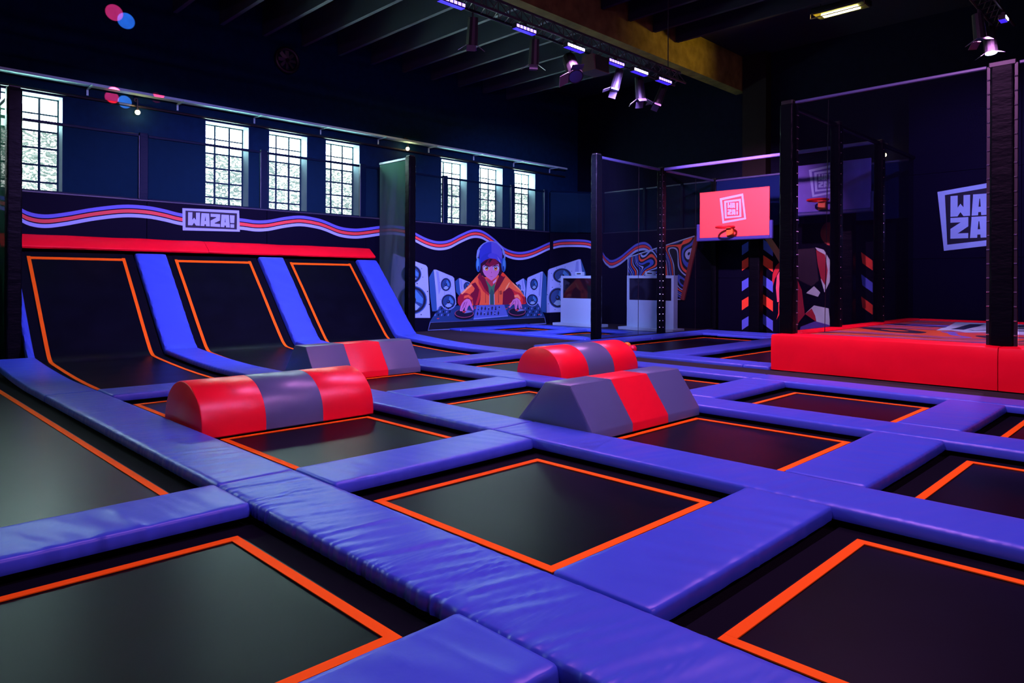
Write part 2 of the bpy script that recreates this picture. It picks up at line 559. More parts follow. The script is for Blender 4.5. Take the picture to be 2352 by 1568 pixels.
# roof purlins run across to the girder
for i in range(22):
    px_ = 16.80 - 1.09 * i
    o = structure('ceiling_purlin', MB().box(px_ - .05, px_ + .05, 10.72, YW - .01, 7.86, ZC - .005), M_PURLIN)
    px2 = px_ - 0.3
    o = structure('ceiling_purlin', MB().box(px2 - .05, px2 + .05, YF + .1, 10.30, 8.1, ZC - .005), M_CEIL)
structure('ceiling_girder', MB().box(XL + .01, XR - .01, 10.34, 10.70, 7.53, ZC - .005), M_GIRDER)
structure('wall_column', MB().box(20.25, XR - .005, 9.55, 10.30, 3.45, ZC - .01), M_COLUMN)

# ------------------------------------------------------------------ printed padded wall along the windows
YM, ZM0, ZM1 = 16.85, 0.085, 3.36
XC0, XB, YB = 18.64, 20.38, 15.80           # where the printed wall bends and its right-hand return
mural = bpy.data.objects.new('wall_mural', None); link(mural); mural.location = (10.0, YM, ZM0); tag(mural, kind='structure')
seams = [-1.0, 2.10, 5.20, 8.01, 10.92, 14.11, 16.9, XC0]
for a, b in zip(seams[:-1], seams[1:]):
    for z0, z1 in ((ZM0, 1.735), (1.735, ZM1)):
        build('wall_panel', MB().box(a + .004, b - .004, YM, YM + .06, z0 + (.003 if z0 > 1 else 0), z1 - .003, 0.004), M_PANEL, mural)
# top ledge with a pale piped edge
build('wall_ledge', MB().box(-1.0, XC0, YM + .003, YM + .30, ZM1, ZM1 + .035, .008), mat('ledge_vinyl', (0.03, 0.04, 0.06), 0.35, 0.3), mural)
# diagonal corner and the return along the right-hand wall
cdir = Vector((XB - XC0, YB - YM, 0)); clen = cdir.length; cdir.normalize(); cn = Vector((-cdir.y, cdir.x, 0)) * -1
cn = Vector((cdir.y, -cdir.x, 0)); cn = cn if cn.y < 0 else -cn
ret = bpy.data.objects.new('wall_mural_return', None); link(ret); ret.location = (XB, 12.0, ZM0); tag(ret, kind='structure')
for z0, z1 in ((ZM0, 1.735), (1.735, ZM1)):
    c = Vector((XC0, YM, 0)) + cdir * (clen / 2) - cn * 0.03
    build('wall_panel', MB().obox((c.x, c.y, (z0 + z1) / 2), cdir * (clen / 2 - .004), cn * .03, (0, 0, (z1 - z0) / 2 - .003)), M_PANEL, mural)
for a, b in zip([YB, 13.4, 11.3, 9.2, 7.1, 5.45], [13.4, 11.3, 9.2, 7.1, 5.45, 4.0]):
    for z0, z1 in ((ZM0, 1.735), (1.735, ZM1)):
        build('wall_panel', MB().box(XB, XB + .06, b + .004, a - .004, z0 + (.003 if z0 > 1 else 0), z1 - .003, .004), M_PANEL, ret)
build('wall_ledge', MB().box(XB + .003, XB + .2, 11.3, YB, ZM1, ZM1 + .035, .008), MATS['ledge_vinyl'], ret)

# ---- flat prints on that wall
PURPLE, RED_, LAV = (92, 74, 222), (222, 52, 74), (150, 132, 250)
C1 = dict(sc=3.0, ox=0, oy=100); C3 = dict(sc=3.136, ox=700, oy=300); C4 = dict(sc=6.273, ox=1400, oy=530)
rib = [(q[0] / 3.0, q[1] / 3.0 + 100) for q in [(-700, 1180), (-300, 1080), (0, 1060), (120, 1130), (200, 1172), (310, 1190), (450, 1176), (650, 1142), (850, 1122), (1010, 1130), (1130, 1152), (1255, 1182), (1450, 1205), (1650, 1214), (1760, 1228), (1850, 1225), (1960, 1205), (2070, 1195), (2180, 1212)]]
rib += [(q[0] / 3.136 + 700, q[1] / 3.136 + 300) for q in [(150, 660), (250, 700), (350, 715), (435, 710), (560, 693), (650, 691), (735, 708), (800, 745), (880, 785), (960, 805), (1040, 795), (1120, 755), (1200, 722), (1260, 722), (1310, 745), (1370, 790), (1430, 845), (1500, 875), (1570, 880), (1650, 860), (1750, 815), (1790, 804)]]
pts = [(p.x, p.z) for p in (on_plane(u, v, (0, YM, 0), (0, -1, 0)) for u, v in rib)]
pts = spline(pts, 5)


def ribbon(pr, pts, to3, col, dz, th):
    for (a, b), (c, d) in zip(pts[:-1], pts[1:]):
        off = pr.k
        q = [to3(a, b + dz - th / 2), to3(c, d + dz - th / 2), to3(c, d + dz + th / 2), to3(a, b + dz + th / 2)]
        pr.poly3(q, col); pr.k = off


prn = Print((0, YM, 0), (0, -1, 0))
for col, dz in ((PURPLE, 0.0), (RED_, -0.100), (LAV, -0.200)):
    ribbon(prn, pts, lambda a, b: Vector((a, YM, b)), col, dz, 0.078)
prn.make('ribbon_print', mural)
# the ribbon on the diagonal and on the return
pd = Vector((XC0, YM, 0))
seg = [on_plane(u, v, pd, cn) for u, v in [(q[0] / 3.136 + 700, q[1] / 3.136 + 300) for q in [(1790, 804), (1850, 792), (1950, 790), (2030, 795), (2090, 812)]]]
seg2 = [((p - pd).dot(cdir), p.z) for p in seg]
prn = Print(pd, cn)
for col, dz in ((PURPLE, 0.0), (RED_, -0.100), (LAV, -0.200)):
    ribbon(prn, spline(seg2, 5), lambda a, b: pd + cdir * a + Vector((0, 0, b)), col, dz, 0.078)
prn.make('ribbon_print', mural)
seg = [on_plane(u, v, (XB, 0, 0), (-1, 0, 0)) for u, v in [(1383, 578), (1390, 590), (1398, 597)] + [(q[0] / 6.273 + 1400, q[1] / 6.273 + 530) for q in [(0, 432), (60, 432), (160, 380), (280, 282), (380, 207), (480, 178), (550, 195), (610, 260), (650, 400)]]]
prn = Print((XB, 0, 0), (-1, 0, 0))
for col, dz in ((PURPLE, 0.0), (RED_, -0.105), (LAV, -0.21)):
    ribbon(prn, spline([(p.y, p.z) for p in seg], 5), lambda a, b: Vector((XB, a, b)), col, dz, 0.085)
prn.make('ribbon_print', ret)

# framed name sign
prn = Print((0, YM, 0), (0, -1, 0)); prn.k = 5
S = dict(sc=13.067, ox=400, oy=450)
prn.px([(245, 365), (1950, 435), (1972, 1070), (258, 1030)], LAV, **S)
prn.px([(340, 435), (1885, 520), (1880, 1005), (340, 945)], (12, 14, 40), **S)
for g in ([(420, 485), (548, 488), (540, 720), (598, 650), (655, 720), (655, 500), (775, 500), (770, 893), (652, 885), (598, 800), (545, 880), (415, 875)],
          [(820, 512), (1050, 525), (1072, 910), (955, 905), (952, 848), (912, 845), (908, 900), (790, 895)],
          [(1092, 530), (1380, 548), (1372, 735), (1210, 810), (1225, 830), (1375, 840), (1378, 930), (1092, 912), (1095, 735), (1265, 650), (1255, 632), (1097, 622)],
          [(1418, 556), (1645, 570), (1668, 945), (1555, 940), (1550, 885), (1510, 882), (1505, 935), (1395, 928)],
          [(1672, 575), (1812, 585), (1802, 815), (1685, 808)], [(1685, 845), (1802, 850), (1800, 955), (1685, 950)]):
    prn.px(g, LAV, **S)
prn.px([(935, 600), (950, 750), (915, 750)], (12, 14, 40), **S)
prn.px([(1530, 650), (1542, 792), (1515, 790)], (12, 14, 40), **S)
prn.make('sign_print', mural)

# painted loudspeakers, mixing desk and disc jockey
D1 = dict(sc=4.523, ox=860, oy=540)
LSP, LS2, SIDE, DARK, CONE, GLINT = (138, 128, 232), (112, 104, 214), (34, 62, 150), (14, 16, 52), (30, 50, 128), (150, 150, 240)


class Folded:
    """a print running round the bend: cut at the corner and carried on along the diagonal"""

    def __init__(s):
        q = Vector((XC0, YM, 1.6)); d = q.dot(FW)
        s.uc = U0 + F * q.dot(RT) / d
        s.a = Print((0, YM, 0), (0, -1, 0)); s.b = Print(pd, cn); s.a.k = s.b.k = 6

    def px(s, pts, col, **k):
        s.a.px_clip(list(pts), col, s.uc, -1, **k); s.b.px_clip(list(pts), col, s.uc, 1, **k)

    def ell(s, c, rx, ry, col, n=24, **k):
        s.px([(c[0] + rx * math.cos(2 * math.pi * i / n), c[1] + ry * math.sin(2 * math.pi * i / n)) for i in range(n)], col, **k)

    def make(s, name, parent):
        for p in (s.a, s.b):
            if p.mb.f: p.make(name, parent)


def cab(front, side, tw, wf, inner):
    p = Folded()
    p.px(side, SIDE, **D1)
    p.px(front, LSP, **D1)
    p.px(inner, LS2, **D1)
    for (c, rx, ry) in (tw, wf):
        p.ell(c, rx * 1.18, ry * 1.18, LSP, **D1); p.ell(c, rx * 1.08, ry * 1.08, SIDE, **D1)
        p.ell(c, rx, ry, DARK, **D1); p.ell(c, rx * .84, ry * .84, CONE, **D1)
        p.px([c, (c[0] + rx * .2, c[1] - ry * .8), (c[0] + rx * .78, c[1] - ry * .1), (c[0] + rx * .74, c[1] + ry * .3)], (58, 92, 190), **D1)
        p.px([(c[0] - rx * .5, c[1] + ry * .62), (c[0], c[1] + ry * .1), (c[0] + rx * .55, c[1] + ry * .5), (c[0] + rx * .3, c[1] + ry * .76), (c[0] - rx * .1, c[1] + ry * .82)], (120, 124, 205), **D1)
        p.ell(c, rx * .26, ry * .26, DARK, **D1); p.ell((c[0] - rx * .05, c[1] - ry * .06), rx * .12, ry * .12, SIDE, **D1)
        for a in range(15, 360, 45):
            p.ell((c[0] + rx * 1.28 * math.cos(R(a)), c[1] + ry * 1.28 * math.sin(R(a))), max(2.5, rx * .045), max(2.5, ry * .045), DARK, n=8, **D1)
    p.make('speaker_print', mural)


cab([(190, 195), (212, 194), (535, 312), (552, 335), (566, 600), (580, 858), (290, 858), (160, 640), (172, 420)], [(188, 196), (100, 480), (130, 640), (170, 700), (165, 600), (178, 380)],
    ((382, 405), 98, 90), ((395, 672), 140, 138), [(205, 215), (240, 225), (200, 470), (195, 640), (180, 600), (186, 400)])
cab([(615, 358), (640, 357), (812, 428), (828, 445), (850, 720), (650, 790), (640, 600), (628, 480)], [(613, 358), (566, 440), (580, 640), (600, 790), (650, 790), (640, 600)],
    ((742, 512), 50, 64), ((768, 690), 68, 72), [(640, 372), (665, 380), (690, 560), (668, 620), (655, 500)])
cab([(878, 446), (892, 447), (992, 490), (920, 600), (900, 640), (888, 560)], [(876, 446), (838, 478), (850, 590), (892, 645), (886, 540)],
    ((962, 530), 34, 42), ((955, 600), 26, 30), [(892, 460), (905, 465), (912, 560), (900, 560)])
cab([(1552, 450), (1540, 450), (1465, 495), (1515, 560), (1560, 640), (1570, 560)], [(1553, 450), (1580, 475), (1578, 640), (1560, 640), (1566, 540)],
    ((1500, 545), 20, 34), ((1530, 605), 20, 28), [(1540, 462), (1530, 468), (1540, 560), (1552, 560)])
cab([(1750, 378), (1735, 378), (1600, 436), (1588, 450), (1572, 640), (1590, 720), (1725, 795), (1738, 560)], [(1753, 378), (1788, 435), (1790, 805), (1728, 795), (1740, 560)],
    ((1658, 510), 38, 56), ((1640, 672), 54, 56), [(1738, 392), (1724, 396), (1705, 620), (1722, 640), (1730, 520)])
cab([(2142, 250), (2120, 250), (1815, 352), (1802, 372), (1783, 805), (1900, 800), (2110, 790), (2160, 400)], [(2144, 250), (2195, 392), (2190, 790), (2110, 790), (2162, 400)],
    ((1950, 420), 90, 72), ((1905, 650), 88, 98), [(2120, 265), (2095, 275), (2080, 420), (2100, 520), (2125, 400)])

p = Print((0, YM, 0), (0, -1, 0)); p.k = 20
p.px([(575, 905), (1770, 850), (1785, 920), (1770, 935), (555, 990)], (92, 88, 190), **D1)
p.px([(582, 908), (1764, 855), (1778, 912), (560, 984)], (9, 11, 34), **D1)
p.px([(680, 735), (1700, 708), (1772, 848), (572, 903)], (24, 44, 116), **D1)
p.px([(1062, 728), (1348, 722), (1388, 842), (1028, 876)], (78, 80, 196), **D1)
p.px([(1030, 862), (1386, 832), (1388, 842), (1028, 876)], (110, 110, 220), **D1)
random.seed(3)
for i in range(7):                                        # mixer faders
    for j in range(2):
        x0 = 1075 + i * 36 + (6 if j else 0) - j * 14; y0 = 742 + j * 52 - i * 0.6
        p.px([(x0, y0), (x0 + 9, y0), (x0 + 7, y0 + 38), (x0 - 3, y0 + 38)], (14, 16, 58), **D1)
        ky = y0 + random.uniform(4, 26)
        p.px([(x0 - 5, ky), (x0 + 13, ky), (x0 + 12, ky + 9), (x0 - 6, ky + 9)], (16, 18, 50) if (i + j) % 3 else (120, 118, 215), **D1)
for i in range(5):
    for j in range(3):
        for bx in (660 + i * 34 - j * 18, 1560 + i * 34 + j * 14):
            y0 = 750 + j * 34
            p.px([(bx, y0), (bx + 14, y0 - 2), (bx + 10, y0 + 20), (bx - 4, y0 + 21)], (8, 10, 40) if (i + j) % 2 else (78, 84, 190), **D1)
for q in ((1035, 742), (1035, 756), (1360, 760), (1385, 742), (650, 862), (1700, 820)):
    p.px([(q[0], q[1]), (q[0] + 22, q[1] - 2), (q[0] + 20, q[1] + 6), (q[0] - 2, q[1] + 8)], (200, 54, 76), **D1)
for c, rx, ry in (((930, 812), 98, 44), ((1480, 794), 88, 40)):
    p.ell((c[0], c[1] + 18), rx * 1.02, ry * 1.05, (8, 9, 34), **D1)
    p.ell(c, rx, ry, (150, 52, 108), **D1); p.ell((c[0], c[1] - 2), rx * .94, ry * .9, (12, 13, 46), **D1)
    p.px([c, (c[0] + rx * .9, c[1] - ry * .35), (c[0] + rx * .6, c[1] - ry * .68), (c[0] + rx * .3, c[1] - ry * .8)], (104, 96, 190), **D1)
    p.ell((c[0], c[1] - 16), 17, 8, (226, 50, 66), **D1); p.ell((c[0], c[1] - 16), 9, 4, (70, 14, 40), **D1)
p.make('mixing_desk_print', mural)

D2 = dict(sc=7.84, ox=1040, oy=550)
p = Print((0, YM, 0), (0, -1, 0)); p.k = 150
HOOD, HSH, MAR, SKIN, SKS, CAPB, CAPP, HAIR = (230, 78, 62), (190, 34, 56), (112, 10, 52), (190, 96, 190), (184, 48, 84), (44, 46, 192), (84, 66, 208), (44, 8, 42)
X = lambda pts, c: p.px(pts, c, **D2)
E_ = lambda c, rx, ry, col, **k: p.ell(c, rx, ry, col, **D2, **k)
E_((680, 310), 262, 285, (120, 118, 218)); E_((680, 318), 240, 264, (16, 15, 60))
X([(470, 330), (488, 600), (500, 660), (560, 690), (840, 670), (880, 590), (890, 330)], HAIR)
X([(480, 600), (430, 650), (340, 750), (240, 870), (140, 970), (85, 1040), (80, 1130), (110, 1190), (200, 1195), (400, 1182), (660, 1175), (745, 1175), (1000, 1168), (1300, 1158), (1318, 1140), (1290, 1030), (1180, 870), (1060, 760), (940, 630), (900, 590), (820, 640), (560, 680)], HOOD)
X([(85, 1040), (150, 965), (240, 960), (330, 1000), (352, 1090), (340, 1180), (200, 1195), (110, 1190), (80, 1130)], (150, 18, 54))
X([(330, 800), (400, 770), (470, 880), (500, 960), (490, 1080), (470, 1178), (360, 1184), (352, 1060), (310, 980), (370, 930), (390, 880)], MAR)
X([(420, 840), (470, 900), (450, 1010), (400, 1180), (440, 1180), (500, 1000), (490, 900)], HSH)
X([(900, 940), (1010, 860), (1090, 930), (1130, 1040), (1080, 1100), (1000, 1168), (890, 1170)], MAR)
X([(1090, 960), (1200, 980), (1290, 1040), (1318, 1140), (1300, 1158), (1225, 1165), (1180, 1090), (1120, 1040)], (222, 36, 42))
X([(1230, 1010), (1290, 1040), (1318, 1140), (1250, 1160), (1260, 1080)], (150, 18, 50))
X([(1040, 880), (1120, 930), (1200, 960), (1250, 1010), (1180, 990), (1100, 970)], HSH)
X([(240, 870), (330, 800), (335, 830), (250, 900), (170, 985), (140, 980)], (238, 132, 122))
X([(200, 1010), (280, 990), (340, 1050), (335, 1090), (270, 1040), (190, 1060)], (228, 74, 66))
X([(925, 930), (960, 840), (1012, 768), (1022, 772), (975, 870)], (240, 140, 130))
X([(1060, 760), (1180, 870), (1240, 950), (1180, 905), (1080, 800)], (240, 130, 118))
X([(1100, 1000), (1170, 985), (1210, 1040), (1215, 1090), (1160, 1040), (1105, 1045)], (238, 110, 108))
X([(480, 605), (530, 660), (580, 700), (640, 850), (655, 985), (560, 890), (490, 760), (440, 680)], MAR)
X([(450, 690), (500, 760), (570, 900), (650, 985), (640, 1010), (540, 930), (460, 790)], HSH)
X([(900, 600), (950, 650), (900, 740), (830, 860), (735, 975), (730, 900), (780, 760), (830, 650)], MAR)
X([(880, 590), (930, 620), (960, 660), (900, 670), (860, 640)], (232, 52, 46))
X([(590, 690), (690, 740), (780, 690), (770, 780), (690, 850), (620, 790)], SKS)
X([(715, 760), (785, 695), (770, 760), (720, 800)], (206, 130, 210))
X([(580, 720), (600, 740), (690, 850), (760, 780), (740, 900), (742, 1172), (655, 1172), (650, 980), (630, 850)], (60, 100, 92))
X([(650, 980), (690, 880), (740, 960), (742, 1172), (655, 1172)], (46, 72, 92))
X([(652, 980), (662, 985), (664, 1174), (650, 1174)], (150, 140, 220)); X([(732, 985), (742, 980), (748, 1174), (736, 1174)], (150, 140, 220))
for x in (578, 812):
    X([(x, 880), (x + 6, 880), (x + 12, 1140), (x + 2, 1140)], (150, 30, 52))
X([(830, 925), (875, 918), (882, 982), (838, 990)], (140, 34, 46))
X([(840, 940), (870, 936), (871, 944), (841, 948)], (200, 70, 60)); X([(842, 960), (872, 956), (873, 964), (843, 968)], (200, 70, 60))
# head
X([(522, 430), (528, 560), (560, 630), (610, 680), (690, 738), (770, 680), (812, 620), (832, 560), (836, 440), (760, 350), (600, 360)], SKIN)
X([(522, 430), (560, 375), (660, 335), (760, 350), (836, 440), (820, 425), (650, 495), (560, 455)], (122, 16, 62))
X([(522, 500), (515, 430), (600, 360), (650, 350), (570, 450), (535, 470)], HAIR)
X([(600, 445), (665, 345), (715, 345), (680, 390), (640, 450), (650, 400)], HAIR)
X([(820, 430), (850, 430), (880, 600), (832, 680), (815, 620), (838, 540)], HAIR); X([(500, 440), (524, 430), (534, 580), (550, 660), (500, 640)], HAIR)
for cx, s in ((598, 1), (772, -1)):
    E_((cx, 515), 54, 46, (120, 150, 230)); E_((cx, 520), 44, 40, (186, 200, 246))
    E_((cx + 6 * s, 520), 31, 40, (90, 24, 40)); E_((cx + 6 * s, 528), 24, 30, (232, 96, 40)); E_((cx + 6 * s, 516), 13, 20, (34, 10, 36)); E_((cx + 6 * s, 542), 12, 9, (246, 160, 90))
    E_((cx - 6, 498), 9, 9, (214, 220, 252), n=10)
    X([(cx - 60, 500), (cx - 30, 468), (cx + 20, 462), (cx + 60, 490), (cx + 20, 474), (cx - 28, 480)], (26, 8, 40))
X([(545, 425), (600, 450), (645, 492), (640, 498), (590, 462), (548, 436)], (60, 8, 40)); X([(700, 480), (760, 450), (822, 424), (820, 434), (765, 460), (704, 488)], (60, 8, 40))
X([(684, 568), (692, 600), (682, 606)], (130, 34, 90)); X([(645, 658), (690, 667), (718, 657), (690, 673)], (100, 20, 70))
X([(470, 300), (476, 200), (510, 120), (560, 75), (620, 48), (700, 38), (780, 62), (850, 130), (884, 230), (878, 430), (830, 400), (760, 350), (660, 335), (570, 370), (490, 436)], CAPB)
X([(686, 40), (780, 62), (850, 130), (884, 230), (880, 360), (800, 290), (690, 240)], CAPP)
X([(490, 436), (500, 330), (560, 265), (660, 235), (700, 235), (640, 270), (640, 310), (700, 330), (660, 337), (570, 370)], (36, 42, 178))
X([(690, 238), (780, 262), (845, 330), (868, 436), (760, 350), (660, 337), (620, 300), (640, 260)], (70, 58, 206))
X([(790, 300), (840, 370), (862, 430), (830, 400)], (130, 110, 226))
for cx, s in ((450, -1), (908, 1)):
    E_((cx, 455), 42, 128, (30, 74, 186)); E_((cx + 8 * s, 440), 22, 104, (74, 116, 216)); E_((cx - 6 * s, 520), 16, 46, (22, 40, 130))
X([(420, 300), (430, 200), (470, 130), (478, 200), (452, 320)], (116, 116, 220)); X([(930, 300), (924, 210), (890, 140), (880, 200), (896, 270)], (116, 116, 220))
# hands on the jog wheels
X([(200, 1090), (245, 1064), (295, 1075), (320, 1120), (348, 1200), (368, 1262), (352, 1280), (325, 1240), (290, 1170), (262, 1220), (240, 1284), (206, 1284), (212, 1225), (196, 1225), (166, 1292), (146, 1284), (140, 1290), (118, 1282), (132, 1200), (160, 1140)], SKIN)
for a in (([(212, 1120), (222, 1124), (176, 1230), (170, 1228)]), ([(246, 1110), (254, 1114), (216, 1225), (208, 1222)]), ([(196, 1130), (204, 1132), (150, 1270), (144, 1268)])):
    X(a, (122, 40, 120))
X([(1078, 1080), (1148, 1048), (1196, 1085), (1220, 1140), (1242, 1225), (1225, 1240), (1208, 1190), (1204, 1250), (1184, 1250), (1160, 1150), (1140, 1256), (1112, 1256), (1098, 1150), (1060, 1180), (1018, 1230), (1002, 1215), (1048, 1130)], SKIN)
for a in (([(1122, 1100), (1130, 1100), (1116, 1230), (1110, 1230)]), ([(1158, 1090), (1166, 1090), (1182, 1200), (1176, 1200)]), ([(1096, 1100), (1104, 1104), (1050, 1180), (1046, 1174)])):
    X(a, (122, 40, 120))
p.make('disc_jockey_print', mural)

# ------------------------------------------------------------------ vinyl, mats
M_PAD = mat('violet_blue_vinyl', (0.040, 0.105, 0.55), 0.36, 0.45, bump=('noise', 7, 0.25, 0.01, (1, 1, 1)), mottled=0.04, mscale=2)
M_RAMPPAD = M_PAD
M_MAT = mat('woven_black_mat', (0.002, 0.003, 0.006), 0.35, 0.09, bump=('noise', 260, 0.10, 0.0006), mottled=0.25, mscale=3)
M_MATL = mat('glossy_lane_mat', (0.004, 0.006, 0.008), 0.33, 0.45, bump=('noise', 260, 0.10, 0.0006), mottled=0.25, mscale=3)  # same weave as the other mats, sheen raised to strengthen the window reflection
M_TAPE = mat('orange_webbing', (0.93, 0.16, 0.004), 0.7, 0.06, bump=('noise', 220, 0.3, 0.001))
M_SKIRT = mat('black_spring_cover', (0.002, 0.003, 0.006), 0.8, 0.05)
M_RED = mat('red_vinyl', (0.95, 0.004, 0.018), 0.42, 0.18, bump=('noise', 3.5, 0.25, 0.02), mottled=0.05, mscale=2)
M_FRED = mat('foam_red_vinyl', (0.92, 0.010, 0.026), 0.33, 0.45, bump=('noise', 420, 0.25, 0.0008))
M_FGREY = mat('foam_grey_vinyl', (0.090, 0.155, 0.24), 0.33, 0.45, bump=('noise', 420, 0.25, 0.0008))

ZP0, ZP1 = 0.022, 0.120


def pad_mesh(x0, x1, y0, y1, axis, z0=ZP0, z1=ZP1, wr=0.0, seed=0, zfun=None, dens=0.03, slump=0.0, fq=7.5):
    """upholstered strip with rounded shoulders; wr = height of the creases running across it"""
    if axis == 'y':
        a0, a1, c0, c1 = y0, y1, x0, x1
    else:
        a0, a1, c0, c1 = x0, x1, y0, y1
    wd = c1 - c0
    e = [(0.004, z0 + .008), (0.0, z0 + .03), (0.006, z1 - .026), (0.012, z1 - .009), (0.024, z1 - .002), (0.055, z1)]
    n = 7
    prof = e + [(0.055 + (wd - 0.11) * i / n, z1) for i in range(1, n)] + [(wd - a, b) for a, b in e[::-1]] + [(wd - .02, z0), (.02, z0)]
    L = a1 - a0
    N = max(6, int(L / dens))
    st = [0.0, 0.008, 0.03] + [0.03 + (L - 0.06) * i / N for i in range(1, N)] + [L - 0.03, L - 0.008, L]
    mb = MB(); rings = []
    P = len(prof)
    for k, s in enumerate(st):
        inset = 0.02 if k in (0, len(st) - 1) else (0.006 if k in (1, len(st) - 2) else 0.0)
        env = 0.4 + 0.6 * max(0.0, noise.noise((s * 0.9, seed * 3.1, 0.3)) + 0.55)
        for j, (c, z) in enumerate(prof):
            u = c / wd
            cc = c0 + inset + (wd - 2 * inset) * u
            zz = z - (inset * 0.6 if z > (z0 + z1) / 2 else 0)
            if wr > 0 and j < P - 2:
                q = s + (u - 0.5) * 0.20
                h1 = noise.noise((q * fq, u * 0.7, seed * 1.7)); h2 = noise.noise((q * fq * 1.9 + 9, u * 1.0, seed * 2.3 + 5))
                r = (max(0, 1 - abs(h1) * 3.0) ** 1.3 * 0.7 + max(0, 1 - abs(h2) * 2.6) ** 1.3 * 0.3) * min(1.0, (1 - u) * 3.5 + .12)
                d = wr * env * (r - 0.3)
                edge = min(1.0, s / 0.08, (L - s) / 0.08)
                if 0.05 < u < 0.95:
                    zz += d * edge
                else:
                    cc += d * 1.1 * edge * (-1 if u < .5 else 1); zz += d * .4 * edge
            if slump:
                zz -= slump * math.sin(math.pi * s / L) * (1 if j < P - 2 else 0.3)
            a = a0 + s
            if zfun:
                zz += zfun(a)
            mb.v.append(Vector((cc, a, zz)) if axis == 'y' else Vector((a, cc, zz)))
        rings.append(len(mb.v) - P)
    for r0, r1 in zip(rings[:-1], rings[1:]):
        for j in range(P):
            mb.f.append([r0 + j, r0 + (j + 1) % P, r1 + (j + 1) % P, r1 + j]); mb.mi.append(0)
    mb.f.append([rings[0] + j for j in range(P)]); mb.mi.append(0)
    mb.f.append([rings[-1] + j for j in range(P)][::-1]); mb.mi.append(0)
    return mb


def pad(label, x0, x1, y0, y1, axis, group='violet-blue floor pads', m=None, name='floor_pad', **k):
    mb = pad_mesh(x0, x1, y0, y1, axis, **k)
    o = build(name, mb, m or M_PAD, origin=((x0 + x1) / 2, (y0 + y1) / 2, k.get('z0', ZP0)), smooth=True, angle=50)
    return tag(o, label, 'pad', group)


def tape_strip(mb, x0, x1, y0, y1, z=0.0):
    return mb.box(x0, x1, y0, y1, z - .002, z + .004)


TW = 0.062


def bed(label, x0, x1, y0, y1, z=0.0, margin=0.17, group='rectangular trampolines', mm=None):
    """x0..x1, y0..y1 is the outer edge of the orange webbing"""
    t = thing('trampoline', ((x0 + x1) / 2, (y0 + y1) / 2, z - .05), label, 'trampoline', group)
    mb = MB(); N = 10
    vs = []
    X0, X1, Y0, Y1 = x0 - .015, x1 + .015, y0 - .015, y1 + .015
    for j in range(N + 1):
        for i in range(N + 1):
            u, v = i / N, j / N
            sag = 0.012 * math.sin(math.pi * u) * math.sin(math.pi * v)
            vs.append((X0 + (X1 - X0) * u, Y0 + (Y1 - Y0) * v, z - .003 - sag))
    mb.add(vs, [(j * (N + 1) + i, j * (N + 1) + i + 1, (j + 1) * (N + 1) + i + 1, (j + 1) * (N + 1) + i) for j in range(N) for i in range(N)])
    build('jumping_mat', mb, mm or M_MAT, t, smooth=True)
    sk = MB(); M = margin
    sk.box(x0 - M, x0 - .012, y0 - M, y1 + M, z - .03, z - .008); sk.box(x1 + .012, x1 + M, y0 - M, y1 + M, z - .03, z - .008)
    sk.box(x0 - .012, x1 + .012, y0 - M, y0 - .012, z - .03, z - .008); sk.box(x0 - .012, x1 + .012, y1 + .012, y1 + M, z - .03, z - .008)
    build('spring_cover', sk, M_SKIRT, t)
    build('edge_tape', tape_strip(MB(), x0, x0 + TW, y0, y1, z), M_TAPE, t)
    build('edge_tape', tape_strip(MB(), x1 - TW, x1, y0, y1, z), M_TAPE, t)
    build('edge_tape', tape_strip(MB(), x0 + TW, x1 - TW, y0, y0 + TW, z + .0005), M_TAPE, t)
    build('edge_tape', tape_strip(MB(), x0 + TW, x1 - TW, y1 - TW, y1, z + .0005), M_TAPE, t)
    return t


PX, PY = 2.74, 2.735
BX = lambda c: (0.12 + PX * c, 1.86 + PX * c)
BY = lambda r: (-0.175 + PY * r, 1.565 + PY * r)
ROW = ['nearest', 'second nearest', 'third', 'farthest']
COLN = ['leftmost', 'second', 'third', 'rightmost']
for c in range(5):
    for r in range(4):
        if c == 0 and r >= 2:
            continue
        if c == 4:
            continue
        if c == 0 and r == 0:
            continue
        lab = {(0, 1): 'large near trampoline at the lower left corner, greyed by window light',
               (1, 0): 'trampoline at the lower right corner with wide orange edge',
               (1, 1): 'central trampoline fully framed by orange tape in the foreground',
               (2, 0): 'trampoline at the right edge below the broad cross pad',
               (1, 2): 'trampoline in front of the nearest red and grey half-cylinder',
               (1, 3): 'trampoline just behind the nearest red and grey half-cylinder',
               (2, 1): 'dark trampoline in front of the large grey trapezoid block',
               (2, 2): 'trampoline just behind and left of the large grey trapezoid block',
               (2, 3): 'trampoline in front of the far small trapezoid block',
               (3, 0): 'trampoline at the right edge just left of the carpet aisle',
               (3, 1): 'small-looking trampoline below the long red tower base',
               (3, 2): 'trampoline hidden largely behind the large trapezoid block and far half-cylinder',
               (3, 3): 'trampoline left of the far half-cylinder with the balls'}[(c, r)]
        bed(lab, *BX(c), *BY(r))
bed('long lane trampoline at the left edge, pale window reflection on it', 0.12, 1.86, 5.29, 13.6, mm=M_MATL)

